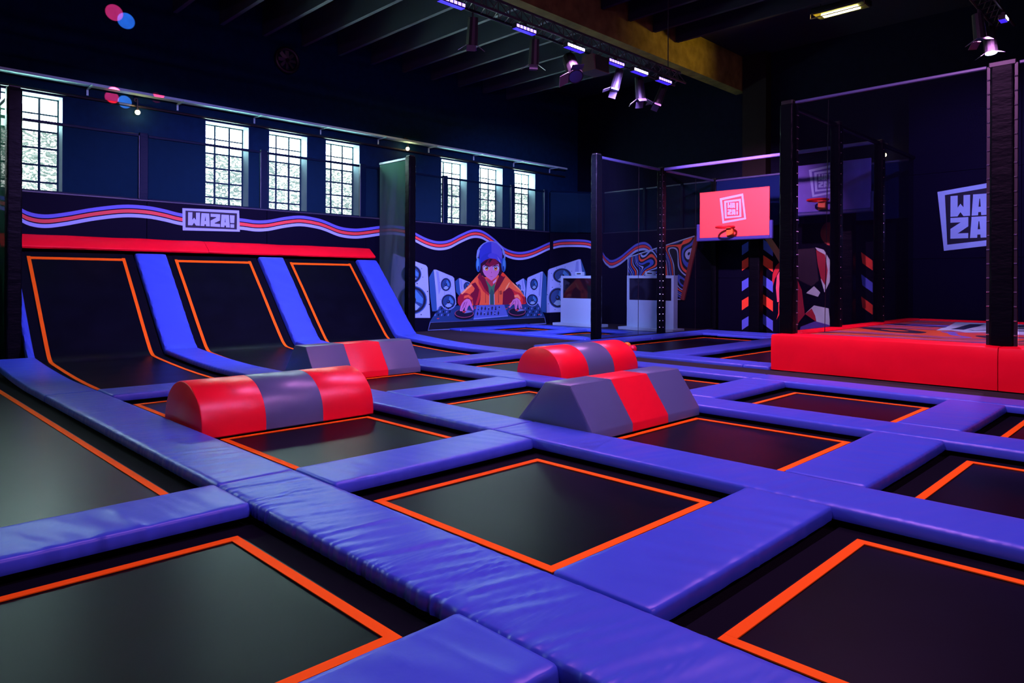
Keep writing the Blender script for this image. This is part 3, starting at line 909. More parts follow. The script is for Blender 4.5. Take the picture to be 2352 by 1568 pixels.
SX = lambda k: (2.045 + PX * k, 2.665 + PX * k)
rampz = lambda y: 0.0 if y < 11.6 else 0.135 * ((y - 11.6) / 2.85) ** 1.6
SEAM = [-3.15, 5.09, 10.54, 14.42]
SNAME = ['main foreground strip', 'second long strip', 'third long strip', 'last long strip beside carpet']
SPOT = ['near length', 'middle length past the half-cylinders', 'far length rising to the ramps']
for k in range(4):
    x0, x1 = SX(k)
    for i in range(3):
        y0, y1 = SEAM[i], SEAM[i + 1]
        wr = 0.020 if (k == 0 and i == 0) else 0.009
        pad('violet-blue pad of the %s, %s' % (SNAME[k], SPOT[i]), x0, x1, y0 + .001, y1 - .001, 'y', wr=wr, seed=k * 7 + i,
            zfun=rampz if i == 2 else None, dens=0.011 if (k == 0 and i == 0) else (0.02 if k < 2 else 0.035), fq=11.0 if (k == 0 and i == 0) else 8.0)

CY = lambda j: (1.775 + PY * j, 2.405 + PY * j)
skip = {(1, 2), (3, 2), (2, 1), (2, 3)}
CLAB = {(0, 0): 'cross pad reaching the bottom edge left of centre', (0, 1): 'creased cross pad at the left edge beside the long lane',
        (1, 0): 'broad smooth cross pad right of the central trampoline', (1, 1): 'cross pad behind the central trampoline',
        (1, 3): 'cross pad at the foot of the first ramp', (2, 0): 'cross pad right of the large trapezoid block, toward the right edge',
        (2, 2): 'cross pad between two trampolines left of the far half-cylinder', (3, 0): 'cross pad at the right edge below the red tower base',
        (3, 1): 'cross pad right behind the large trapezoid block', (3, 3): 'curved cross pad behind the far half-cylinder near the carpet'}
for c in range(4):
    for j in range(4):
        if (c, j) in skip or (c == 0 and j >= 2):
            continue
        x0 = (2.665 + PX * (c - 1) + .012) if c else -1.5
        x1 = 2.045 + PX * c - .004
        y0, y1 = CY(j)
        if j == 3:
            y1 += 0.06
        pad('violet-blue ' + CLAB[(c, j)], x0, x1, y0, y1, 'x', wr=0.016 if c == 0 else 0.008, seed=40 + c * 5 + j, dens=0.018 if c == 0 else 0.03, fq=5.0 if c == 0 else 9.0, slump=0.006 if c else 0.0)

# ------------------------------------------------------------------ foam obstacles
def foam(kind, label, x0, x1, y0, y1, ytop0, ytop1, z0, z1, cols):
    t = thing('foam_block', ((x0 + x1) / 2, (y0 + y1) / 2, z0), label, 'foam block', 'foam obstacles on the court')
    if kind == 'half':
        yc, ry, zb = (y0 + y1) / 2, (y1 - y0) / 2, z0 + 0.06
        prof = [(y0 + .012, z0), (y0, z0 + .012)] + [(yc - ry * math.cos(R(a)), zb + (z1 - zb) * math.sin(R(a)) ** 0.92) for a in [180 * i / 28 for i in range(29)]] + [(y1, z0 + .012), (y1 - .012, z0)]
    else:
        b = z0 + 0.10
        def arc(p, q, r_, n=3):
            return p
        prof = [(y0 + .01, z0), (y0, z0 + .01), (y0, b - .012), (y0 + .006, b + .006), (ytop0 - .010, z1 - .022), (ytop0 - .002, z1 - .006), (ytop0 + .016, z1),
                (ytop1 - .016, z1), (ytop1 + .002, z1 - .006), (ytop1 + .010, z1 - .022), (y1 - .006, b + .006), (y1, b - .012), (y1, z0 + .01), (y1 - .01, z0)]
    cy, cz = sum(p[0] for p in prof) / len(prof), z0
    n = 3
    L = (x1 - x0) / n
    for i in range(n):
        a, b_ = x0 + L * i, x0 + L * (i + 1)
        mb = MB(); st = []
        e0, e1 = i == 0, i == n - 1
        for s, ins in ([(a, .018), (a + .006, .006), (a + .018, 0)] if e0 else [(a, .004), (a + .008, 0)]) + ([(b_ - .018, 0), (b_ - .006, .006), (b_, .018)] if e1 else [(b_ - .008, 0), (b_, .004)]):
            st.append(len(mb.v))
            for y, z in prof:
                ky = 1 - ins / ((y1 - y0) / 2); zz = z0 + (z - z0) * (1 - ins / (z1 - z0))
                mb.v.append(Vector((s, (y0 + y1) / 2 + (y - (y0 + y1) / 2) * ky, zz)))
        P = len(prof)
        for r0, r1 in zip(st[:-1], st[1:]):
            for j in range(P):
                mb.f.append([r0 + j, r0 + (j + 1) % P, r1 + (j + 1) % P, r1 + j]); mb.mi.append(0)
        mb.f.append([st[0] + j for j in range(P)]); mb.mi.append(0)
        mb.f.append([st[-1] + j for j in range(P)][::-1]); mb.mi.append(0)
        o = build('foam_section', mb, M_FRED if cols[i] == 'r' else M_FGREY, t, smooth=True, angle=28)
        tag(o, 'red vinyl section' if cols[i] == 'r' else 'grey vinyl section')
    return t


foam('half', 'red half-cylinder foam block with grey middle, nearest of the two half-cylinders', 2.69, 4.70, 7.06, 8.11, 0, 0, 0.012, 0.545, 'rgr')
foam('half', 'red half-cylinder foam block with grey middle, farther one, balls behind it', 8.17, 10.22, 7.13, 8.11, 0, 0, 0.012, 0.555, 'rgr')
foam('trap', 'grey trapezoid foam block with red middle, the large near one', 5.42, 7.46, 4.32, 5.36, 4.61, 4.97, 0.012, 0.545, 'grg')
foam('trap', 'grey trapezoid foam block with red middle, the far one before the ramps', 5.42, 7.46, 9.76, 10.76, 10.05, 10.42, 0.012, 0.565, 'grg')

# ------------------------------------------------------------------ ramps
prof_r = [(11.0, 0.0), (11.6, 0.0), (12.2, .012), (12.8, .035), (13.4, .068), (13.9, .10), (14.25, .125), (14.45, .15), (14.58, .24), (14.72, .38), (14.95, .62), (15.3, 1.0), (15.65, 1.38), (16.0, 1.75), (16.38, 2.15)]


def zr(y):
    for (a, b), (c, d) in zip(prof_r[:-1], prof_r[1:]):
        if a <= y <= c:
            return b + (d - b) * (y - a) / (c - a)
    return prof_r[-1][1]


def strip_mesh(prof, x0, x1, off=0.0, th=0.006):
    mb = MB(); n = len(prof)
    nr = []
    for i in range(n):
        a = prof[max(0, i - 1)]; b = prof[min(n - 1, i + 1)]
        d = Vector((b[0] - a[0], b[1] - a[1])).normalized(); nr.append(Vector((-d.y, d.x)))
    for o_ in (off, off - th):
        for (y, z), q in zip(prof, nr):
            for x in (x0, x1):
                mb.v.append(Vector((x, y + q.x * o_, z + q.y * o_)))
    T = 2 * n
    for i in range(n - 1):
        a = 2 * i
        for f in ([a, a + 1, a + 3, a + 2], [T + a, T + a + 2, T + a + 3, T + a + 1], [a, a + 2, T + a + 2, T + a], [a + 1, T + a + 1, T + a + 3, a + 3]):
            mb.f.append(f); mb.mi.append(0)
    mb.f += [[0, T, T + 1, 1], [T - 2, T - 1, 2 * T - 1, 2 * T - 2]]; mb.mi += [0, 0]
    return mb


fine = [(11.0 + (16.38 - 11.0) * i / 60, zr(11.0 + (16.38 - 11.0) * i / 60)) for i in range(61)]
RLAB = ['curved ramp trampoline nearest the left post', 'middle curved ramp trampoline between two blue pads', 'curved ramp trampoline nearest the net partition']
for c in (1, 2, 3):
    x0, x1 = BX(c)
    t = thing('ramp_trampoline', ((x0 + x1) / 2, 13.5, -.05), 'black ' + RLAB[c - 1], 'trampoline ramp', 'wall ramps')
    build('jumping_mat', strip_mesh(fine, x0 - .015, x1 + .015, -0.003, .006), M_MAT, t, smooth=True, angle=60)
    tail = [p for p in fine if p[0] <= 16.30]
    for a, b in ((x0, x0 + TW), (x1 - TW, x1)):
        build('edge_tape', strip_mesh(tail, a, b, .004, .006), M_TAPE, t)
    top = [(16.235, zr(16.235)), (16.28, zr(16.28))]
    build('edge_tape', strip_mesh(top, x0 + TW, x1 - TW, .0045, .006), M_TAPE, t)
    build('edge_tape', tape_strip(MB(), x0 + TW, x1 - TW, 11.0, 11.0 + TW, 0.001), M_TAPE, t)
    sk = strip_mesh(fine, x0 - .18, x0 - .016, -.012, .02); s2 = strip_mesh(fine, x1 + .016, x1 + .18, -.012, .02)
    sk.add(s2.v, s2.f)
    build('spring_cover', sk, M_SKIRT, t)

# sloping pads between the ramps, then the red ledge pads along their top
inc = [(14.43, .17)] + [p for p in fine if p[0] > 14.46]


def ramp_pad(label, x0, x1, seed, side=None):
    mb = MB(); rows = []
    n = 70
    ys = [14.44 + (16.35 - 14.44) * i / n for i in range(n + 1)]
    prof = [(0, -.02), (0, .05), (.012, .085), (.05, .10)] + [(.05 + (x1 - x0 - .1) * i / 6, .10) for i in range(1, 6)] + [(x1 - x0 - .05, .10), (x1 - x0 - .012, .085), (x1 - x0, .05), (x1 - x0, -.02)]
    P = len(prof)
    for i, y in enumerate(ys):
        z = zr(y); d = Vector((1.0, (zr(y + .03) - zr(y - .03)) / .06)).normalized(); q = Vector((-d.y, d.x))
        if i < 3:
            q = Vector((-.55, .83))
        s = i / n
        rows.append(len(mb.v))
        for j, (c, h) in enumerate(prof):
            u = c / (x1 - x0)
            hh = h
            if h > .08:
                w_ = noise.noise((s * 9 + u * 1.6, u * 1.0, seed)) ; hh += 0.012 * (max(0, 1 - abs(w_) * 2.4) ** 2 - .3)
            if i in (0, n):
                hh = min(hh, h * .7)
            mb.v.append(Vector((x0 + c, y + q.x * hh, z + q.y * hh)))
    for r0, r1 in zip(rows[:-1], rows[1:]):
        for j in range(P):
            mb.f.append([r0 + j, r0 + (j + 1) % P, r1 + (j + 1) % P, r1 + j]); mb.mi.append(0)
    mb.f.append([rows[0] + j for j in range(P)]); mb.f.append([rows[-1] + j for j in range(P)][::-1]); mb.mi += [0, 0]
    o = build('ramp_pad', mb, M_PAD, origin=((x0 + x1) / 2, 14.45, .1), smooth=True, angle=50)
    return tag(o, label, 'pad', 'sloping blue ramp pads')


ramp_pad('sloping blue pad left of the first ramp, beside the black post', 2.55, 2.67, 1.0)
ramp_pad('sloping blue pad between the first and middle ramps', 4.80, 5.42, 2.0)
ramp_pad('sloping blue pad between the middle and far ramps', 7.54, 8.16, 3.0)
ramp_pad('sloping blue pad closing the ramps beside the net partition', 10.28, 10.90, 4.0)
sp = MB().prism([(14.55, .1), (16.80, .1), (16.80, 2.1), (16.35, 2.05)], 'x', 10.905, 10.93)
o = build('ramp_side_panel', sp, mat('ramp_side_vinyl', (0.02, 0.03, 0.16), .5, .4), origin=(10.92, 15.8, .1)); tag(o, 'dark blue side panel closing the far end of the ramps', 'panel')
for (a, b, l) in ((2.47, 6.395, 'bright red ledge pad over the ramps, left length'), (6.405, 10.95, 'bright red ledge pad over the ramps, right length ending at the partition')):
    mb = MB(); n = 40; rows = []
    pr_ = [(16.42, 2.24), (16.40, 2.27), (16.41, 2.30), (16.70, 2.52), (16.74, 2.53), (16.80, 2.50), (16.80, 2.28), (16.50, 2.22)]
    for i in range(n + 1):
        x = a + (b - a) * i / n
        rows.append(len(mb.v))
        for j, (y, z) in enumerate(pr_):
            d = .008 * noise.noise((x * 1.5, j * .7, 3.0))
            k = .97 if i in (0, n) else 1
            mb.v.append(Vector((x, 16.6 + (y - 16.6) * k, 2.38 + (z - 2.38) * k + (d if j < 5 else 0) - 0.02)))
    P = len(pr_)
    for r0, r1 in zip(rows[:-1], rows[1:]):
        for j in range(P):
            mb.f.append([r0 + j, r0 + (j + 1) % P, r1 + (j + 1) % P, r1 + j]); mb.mi.append(0)
    mb.f.append([rows[0] + j for j in range(P)]); mb.f.append([rows[-1] + j for j in range(P)][::-1]); mb.mi += [0, 0]
    o = build('ledge_pad', mb, M_RED, origin=((a + b) / 2, 16.6, 2.2), smooth=True, angle=40)
    tag(o, l, 'pad', 'red ledge pads')

# ------------------------------------------------------------------ second court (beside the tower) and third court (by the mural)
bed('long dark trampoline lane on the far court, beside the net fence', 12.62, 17.85, 8.55, 10.22, z=0.03)
bed('long dark trampoline lane on the far court, running behind the red tower base', 12.62, 17.85, 5.75, 7.18, z=0.03)
G2 = 'pads of the far court'
kw = dict(group=G2, z0=.06, z1=.135, wr=.004)
pad('violet pad along the carpet aisle on the far court, its dashed dark edge facing us', 11.72, 12.36, 5.95, 11.10, 'y', seed=70, **kw)
pad('short violet pad tucked against the red tower base corner', 11.72, 12.36, 5.46, 5.94, 'y', seed=71, **kw)
pad('violet pad under the net fence, half nearest the free end', 12.37, 15.60, 10.45, 11.10, 'x', seed=72, **kw)
pad('blue pad under the net fence, half toward the hoop', 15.61, 18.20, 10.45, 11.10, 'x', seed=73, **kw)
pad('violet pad dividing the two long far lanes', 12.37, 18.05, 7.50, 8.28, 'x', seed=74, slump=.008, **kw)
pad('blue pad below the basketball hoop, left of the pole', 18.21, 19.60, 9.95, 11.10, 'y', seed=75, **kw)
pad('blue curved pad in front of the basketball pole, across the lane end', 18.06, 18.66, 7.0, 9.94, 'y', seed=76, **kw)
pad('blue pad around the basketball pole foot', 18.67, 19.60, 7.0, 9.94, 'y', seed=77, **kw)
G3 = 'pads of the small court by the mural'
kw = dict(group=G3, z0=.06, z1=.14, wr=.002)
pad('blue pad edging the small court along the grey carpet', 13.90, 14.52, 11.34, 16.20, 'y', seed=80, **kw)
pad('blue pad of the small court below the mixing desk', 13.90, 17.30, 16.21, 16.76, 'x', seed=81, **kw)
pad('blue pad of the small court beside the white screens', 16.72, 17.34, 11.34, 16.20, 'y', seed=82, **kw)
pad('blue pad between the two small court trampolines', 14.53, 16.71, 13.55, 14.15, 'x', seed=83, **kw)
pad('blue pad of the small court next to the fence post', 14.53, 16.71, 11.34, 11.85, 'x', seed=84, **kw)
bed('small trampoline below the painted mixing desk', 14.72, 16.52, 14.35, 16.02, z=0.05)
bed('small trampoline left of the fence post and white screen', 14.72, 16.52, 12.05, 13.36, z=0.05)
# a sub-deck so the courts rest on something
structure('floor_deck', MB().box(XL + .1, 10.89, YF + .1, 16.79, -0.059, -0.051), M_UNDER)
structure('floor_deck', MB().box(11.71, 20.3, 5.46, 11.19, -0.059, -0.021), M_UNDER)
structure('floor_deck', MB().box(13.89, 17.39, 11.33, 16.77, -0.059, -0.001), M_UNDER)

# ------------------------------------------------------------------ posts, nets
M_RIVET = mat('steel_rivet', (0.55, 0.55, 0.62), 0.25, 0.6, metal=0.9)
M_RAIL = mat('padded_top_rail', (0.045, 0.06, 0.14), 0.40, 0.5)
M_POSTB = mat('blue_black_post_padding', (0.001, 0.010, 0.026), 0.42, 0.06, bump=('noise', 9, 0.5, 0.012, (1, 1, 3)))


def sleeve(x0, x1, y0, y1, z0, z1, seed=0, amp=0.006, r=0.03, dz=0.05):
    mb = MB(); n = max(4, int((z1 - z0) / dz)); rows = []
    base = []
    for cx, cy, a0 in ((x1 - r, y1 - r, 0), (x0 + r, y1 - r, 90), (x0 + r, y0 + r, 180), (x1 - r, y0 + r, 270)):
        for k in range(4):
            a = R(a0 + 30 * k); base.append((cx + r * math.cos(a), cy + r * math.sin(a)))
    mx, my = (x0 + x1) / 2, (y0 + y1) / 2
    for i in range(n + 1):
        z = z0 + (z1 - z0) * i / n
        rows.append(len(mb.v))
        for j, (x, y) in enumerate(base):
            d = amp * noise.noise((j * .45, z * 9, seed)) if 0 < i < n else -0.006
            v = Vector((x - mx, y - my)); v = v * (1 + d / max(.05, v.length))
            mb.v.append(Vector((mx + v.x, my + v.y, z)))
    P = len(base)
    for a, b in zip(rows[:-1], rows[1:]):
        for j in range(P):
            mb.f.append([a + j, a + (j + 1) % P, b + (j + 1) % P, b + j]); mb.mi.append(0)
    mb.f.append([rows[0] + j for j in range(P)][::-1]); mb.f.append([rows[-1] + j for j in range(P)]); mb.mi += [0, 0]
    return mb


def rivet_rows(lines, z0, z1, step=0.2, r=0.011):
    mb = MB(); k = int((z1 - z0) / step)
    for (x, y) in lines:
        for i in range(k):
            mb.ball((x, y, z0 + .1 + step * i), r, 6, 4)
    return mb


def sheet(p00, p10, p11, p01, nu=14, nv=10, amp=0.0, seed=0, nrm=(0, 0, 0)):
    p00, p10, p11, p01 = map(Vector, (p00, p10, p11, p01)); nrm = Vector(nrm); mb = MB()
    for j in range(nv + 1):
        for i in range(nu + 1):
            u, v = i / nu, j / nv
            p = p00.lerp(p10, u).lerp(p01.lerp(p11, u), v)
            e = min(u, 1 - u, v, 1 - v) * 6
            p = p + nrm * (amp * noise.noise((u * 5 + v * 3, v * 1.2, seed)) * min(1, e))
            mb.v.append(p)
    mb.f = [[j * (nu + 1) + i, j * (nu + 1) + i + 1, (j + 1) * (nu + 1) + i + 1, (j + 1) * (nu + 1) + i] for j in range(nv) for i in range(nu)]
    mb.mi = [0] * len(mb.f)
    return mb


def net(name, mb, m, parent):
    o = build(name, mb, m, parent, smooth=True, fix=False)
    return o


# nets standing on the mural ledge, in front of the windows
ZL, ZR_ = ZM1 + .037, 4.86
YN = 17.0
PXS = [-0.6, 2.30, 5.17, 7.99, 10.90, 13.90, 16.88, 18.56]
wn = thing('wall_netting', (9.0, YN, ZL), 'dark safety netting with slim posts on the ledge in front of the windows', 'netting')
for i, x in enumerate(PXS):
    build('post', sleeve(x - .095, x + .095, YN - .05, YN + .05, ZL, ZR_ + .04, i, .003, .02, .12), M_POSTB, wn)
    build('gap_light_strip', MB().box(x - .108, x - .098, YN - .055, YN - .045, ZL + .02, ZR_ - .03), mat('gap_light_paint', (0.14, 0.2, 0.22), .5, .3), wn)  # pale strip painted in for the light showing beside each post
for i, (a, b) in enumerate(zip(PXS[:-1], PXS[1:])):
    net('net_panel', sheet((a + .10, YN, ZL + .01), (b - .11, YN, ZL + .01), (b - .11, YN, ZR_ - .04), (a + .10, YN, ZR_ - .04), 16, 6, .012, i, (0, 1, 0)), M_NETW, wn)
    build('top_rail', MB().box(a + .097, b - .109, YN - .03, YN + .03, ZR_ - .05, ZR_ + .01, .008), M_POSTB, wn)
    build('bottom_rail', MB().box(a + .11, b - .11, YN - .02, YN + .02, ZL + .002, ZL + .04, .006), M_POSTB, wn)
# netting over the diagonal corner and the return
rn = thing('wall_netting', (XB, 13.5, ZL), 'dark safety netting on the ledge turning the far corner behind the fence', 'netting')
q0 = Vector((XC0 + .12, YM + .08, 0)); q1 = Vector((XB + .10, YB + .08, 0))
net('net_panel', sheet((q0.x, q0.y, ZL), (q1.x, q1.y, ZL), (q1.x, q1.y, ZR_), (q0.x, q0.y, ZR_)), M_NETW, rn)
build('top_rail', MB().tube((q0.x, q0.y, ZR_), (q1.x, q1.y, ZR_), .03), M_POSTB, rn)
for i, (a, b) in enumerate(((YB, 14.1), (13.98, 12.6), (12.5, 11.36))):
    net('net_panel', sheet((XB + .1, a, ZL), (XB + .1, b, ZL), (XB + .1, b, ZR_), (XB + .1, a, ZR_), 12, 6, .01, i, (1, 0, 0)), M_NETW, rn)
    build('post', sleeve(XB + .04, XB + .16, b - .11, b - .005, ZL, ZR_ + .03, i, .003, .02, .12), M_POSTB, rn)
    build('top_rail', MB().box(XB + .07, XB + .13, b, a, ZR_ - .02, ZR_ + .03, .008), M_RAIL, rn)

# the two partitions closing the ramp bay
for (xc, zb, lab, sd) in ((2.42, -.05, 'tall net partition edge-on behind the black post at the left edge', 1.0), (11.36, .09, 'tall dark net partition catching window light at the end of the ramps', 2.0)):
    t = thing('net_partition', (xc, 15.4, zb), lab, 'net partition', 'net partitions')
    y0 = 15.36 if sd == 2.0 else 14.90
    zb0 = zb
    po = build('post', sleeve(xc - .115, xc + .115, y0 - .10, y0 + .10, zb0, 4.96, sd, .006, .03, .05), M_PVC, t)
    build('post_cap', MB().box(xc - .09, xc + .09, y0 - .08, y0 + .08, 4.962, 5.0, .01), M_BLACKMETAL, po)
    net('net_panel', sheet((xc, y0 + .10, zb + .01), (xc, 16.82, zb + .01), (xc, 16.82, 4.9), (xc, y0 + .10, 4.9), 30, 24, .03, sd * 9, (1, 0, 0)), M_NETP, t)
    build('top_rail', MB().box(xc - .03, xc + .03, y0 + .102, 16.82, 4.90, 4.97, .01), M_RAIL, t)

# net fence along the far court, and its return carrying the overhead rail
YFN = 11.24
fn = thing('net_fence', (17.2, YFN, .09), 'tall black net fence with riveted posts beside the far court', 'net fence')
for i, (x, wd) in enumerate(((14.22, .12), (17.22, .10), (20.25, .09))):
    po = build('post', sleeve(x - wd, x + wd, YFN - .10, YFN + .09, .09, 4.86, 30 + i, .006, .025, .06), M_PVC, fn)
    if i == 1:
        o = build('rivets', rivet_rows([(x - .06, YFN - .108), (x - wd - .008, YFN - .03)], .2, 4.8, .19, .010), M_RIVET, po); o['kind'] = 'stuff'
    build('post_cap', MB().box(x - wd + .02, x + wd - .02, YFN - .08, YFN + .07, 4.862, 4.90, .008), M_BLACKMETAL, po)
for i, (a, b) in enumerate(((14.345, 17.115), (17.325, 20.155))):
    net('net_panel', sheet((a, YFN, .14), (b, YFN, .14), (b, YFN, 4.78), (a, YFN, 4.78), 26, 20, .03, 50 + i, (0, 1, 0)), M_NET, fn)
    build('top_rail', MB().box(a, b, YFN - .035, YFN + .035, 4.79, 4.86, .01), M_RAIL, fn)
    build('bottom_rail', MB().box(a, b, YFN - .03, YFN + .03, .095, .135, .006), M_BLACKMETAL, fn)
    build('net_seam', MB().box((a + b) / 2 + .35, (a + b) / 2 + .365, YFN - .008, YFN - .002, .14, 4.78), M_BLACKMETAL, fn)
o = build('overhead_rail', MB().box(17.17, 17.26, 5.46, YFN - .105, 4.79, 4.87, .012), mat('blue_overhead_rail', (0.10, 0.13, 0.42), .4, .5), origin=(17.2, 8.3, 4.8)); tag(o, 'blue overhead rail spanning from the net fence to the net tower', 'rail')
hn = thing('hoop_netting', (20.2, 10.0, 3.3), 'dark blue net curtain hanging above the basketball board', 'netting')
net('net_panel', sheet((20.15, 11.12, 3.3), (20.15, 5.6, 3.3), (20.15, 5.6, 4.78), (20.15, 11.12, 4.78), 24, 8, .06, 60, (1, 0, 0)), net_mat('blue_net', (.006, .018, .075), .88), hn)
build('top_rail', MB().box(20.12, 20.18, 5.6, 11.13, 4.782, 4.84, .01), M_RAIL, hn)

# ------------------------------------------------------------------ basketball hoops
M_BOARD = mat('red_board', alb(240, 58, 84), .5, .35)
M_BOARDP = mat('violet_board', alb(84, 56, 190), .5, .35)
M_LOGO = mat('lavender_print', alb(168, 150, 250), .55, .3)
M_BPAD = mat('navy_board_padding', (.028, .045, .20), .45, .45)
M_ORANGE = mat('orange_bracket', (.75, .16, .02), .45, .4)


def hoop(y0, y1, z0, z1, board, label, logo, pole_label):
    Xb = 18.90; yc = (y0 + y1) / 2
    t = thing('basketball_hoop', (19.9, yc - .25, .13), label, 'basketball hoop', 'basketball hoops')
    bb = build('backboard', MB().box(Xb, Xb + .04, y0, y1, z0, z1, .006), board, t)
    fr = MB()
    fr.box(Xb - .03, Xb + .07, y0 - .02, y1 + .02, z0 - .10, z0 - .002, .02)
    build('board_padding', fr, M_BPAD, t)
    for ya, yb in ((y0 - .10, y0 - .004), (y1 + .004, y1 + .10)):
        build('board_padding', MB().box(Xb - .03, Xb + .07, ya, yb, z0 - .10, z0 + .42, .02), M_BPAD, t)
    yr = yc + .06
    rim = MB().torus((Xb - .36, yr, z0 + .26), .25, .03)
    build('rim', rim, mat('red_rim', (.85, .02, .02), .35, .5), t)
    br = MB().box(Xb - .12, Xb - .002, yr - .10, yr + .10, z0 + .03, z0 + .27, .01)
    rb_ = build('rim_bracket', br, M_ORANGE, t)
    build('rim_arm', MB().box(Xb - .20, Xb - .11, yr - .07, yr + .07, z0 + .235, z0 + .255), M_ORANGE, rb_)
    build('pole', sleeve(19.78, 20.06, yc - .38, yc - .05, .14, z0 + .3, 7, .008, .04, .06), M_PVC, t)
    build('board_arm', MB().box(Xb + .042, 19.80, yc - .30, yc - .13, z0 + .05, z0 + .25, .01), M_BLACKMETAL, t)
    ins = Xb
    p = Print((Xb, 0, 0), (-1, 0, 0)); p.k = 3
    B = dict(sc=4.354, ox=1580, oy=420)
    if logo:
        J = lambda x, y: on_plane(x / 4.354 + 1580, y / 4.354 + 420, (Xb, 0, 0), (-1, 0, 0))
    else:
        J = lambda x, y: on_plane(x / 4.354 + 1580, y / 4.354 + 420, (Xb, 0, 0), (-1, 0, 0)) + Vector((0, -2.62, .555))
    RB = (240, 58, 84) if logo else (84, 56, 190)
    for q, col in (([(318, 155), (552, 105), (582, 362), (347, 405)], LAV), ([(342, 172), (536, 130), (563, 348), (362, 382)], RB),
                   ([(362, 180), (530, 158), (535, 340), (370, 355)], LAV), ([(383, 196), (512, 180), (516, 326), (388, 337)], RB)):
        p.poly3([J(*a) for a in q], col)
    T = lambda bx, by, s: (lambda a, b: J(bx + a * s, by - b * s))
    letters(p, 'WA', 0, 0, 1, T(397, 250, 52), LAV, RB, .06, .86)
    letters(p, 'ZA', 0, 0, 1, T(397, 318, 54), LAV, RB, .06, .98)
    letters(p, '!', 0, 0, 1, lambda a, b: J(484 + a * 50, 316 - b * 118), LAV, RB)
    p.make('logo_print', bb)
    return t


hoop(8.80, 10.98, 2.93, 4.30, M_BOARD, 'red basketball board with square logo and red rim on a padded pole', True, '')
hoop(6.14, 8.38, 3.50, 4.77, M_BOARDP, 'violet basketball board dimly seen through the tower nets', False, '')

# chevrons and the painted player on the right-hand mural
p = Print((XB, 0, 0), (-1, 0, 0)); p.k = 2
H3 = dict(sc=4.354, ox=1580, oy=420)
RD, BL = (232, 52, 48), (78, 74, 226)
for y, c in ((585, BL), (742, RD), (945, BL), (1135, RD), (1332, BL)):
    h = 138
    p.px([(540, y + 40), (606, y), (606, y + h - 45), (540, y + h)], c, **H3)
    p.px([(740, y - 30), (850, y + 45), (850, y + h + 12), (752, y + h - 60)], c, **H3)
p.make('chevron_print', ret)
p = Print((XB, 0, 0), (-1, 0, 0)); p.k = 4
p.px([(752, 530), (820, 530), (930, 690), (930, 820), (860, 700)], (150, 84, 92), **H3)
p.px([(930, 780), (880, 830), (848, 910), (840, 1000), (850, 1035), (870, 960), (915, 870), (935, 850)], (176, 20, 44), **H3)
p.px([(935, 850), (890, 930), (880, 1050), (893, 1190), (912, 1190), (930, 1000)], (214, 60, 110), **H3)
p.px([(905, 1200), (930, 1180), (912, 1320), (886, 1368), (905, 1300)], (220, 40, 60), **H3)
H4 = dict(sc=3.563, ox=1780, oy=360)
p.ell((480, 625), 108, 108, (190, 62, 70), **H4)
p.px([(150, 760), (330, 745), (345, 900), (360, 1010), (300, 1060), (180, 1000), (140, 900)], (44, 22, 50), **H4)
p.px([(330, 740), (400, 760), (465, 870), (455, 1010), (405, 1110), (375, 1000), (425, 900)], (196, 180, 240), **H4)
p.px([(335, 760), (410, 800), (432, 930), (415, 1060), (375, 990), (350, 880)], (160, 30, 60), **H4)
p.px([(255, 1115), (320, 1058), (372, 1110), (352, 1145)], (196, 180, 240), **H4)
p.px([(110, 1000), (175, 985), (220, 1090), (245, 1290), (150, 1410), (100, 1300)], (150, 26, 60), **H4)
p.px([(245, 1285), (320, 1215), (440, 1240), (455, 1400), (340, 1350)], (190, 176, 240), **H4)
p.px([(245, 1285), (300, 1240), (330, 1300), (340, 1350)], (170, 30, 60), **H4)
p.px([(210, 1390), (330, 1345), (460, 1380), (460, 1440), (200, 1440)], (90, 60, 190), **H4)
for y, c in ((820, RD), (1000, BL), (1182, RD)):
    p.px([(520, y + 30), (592, y), (592, y + 70), (520, y + 105)], c, **H4)
    p.px([(705, y - 40), (800, y + 30), (800, y + 110), (715, y + 50)], c, **H4)
p.make('player_print', ret)

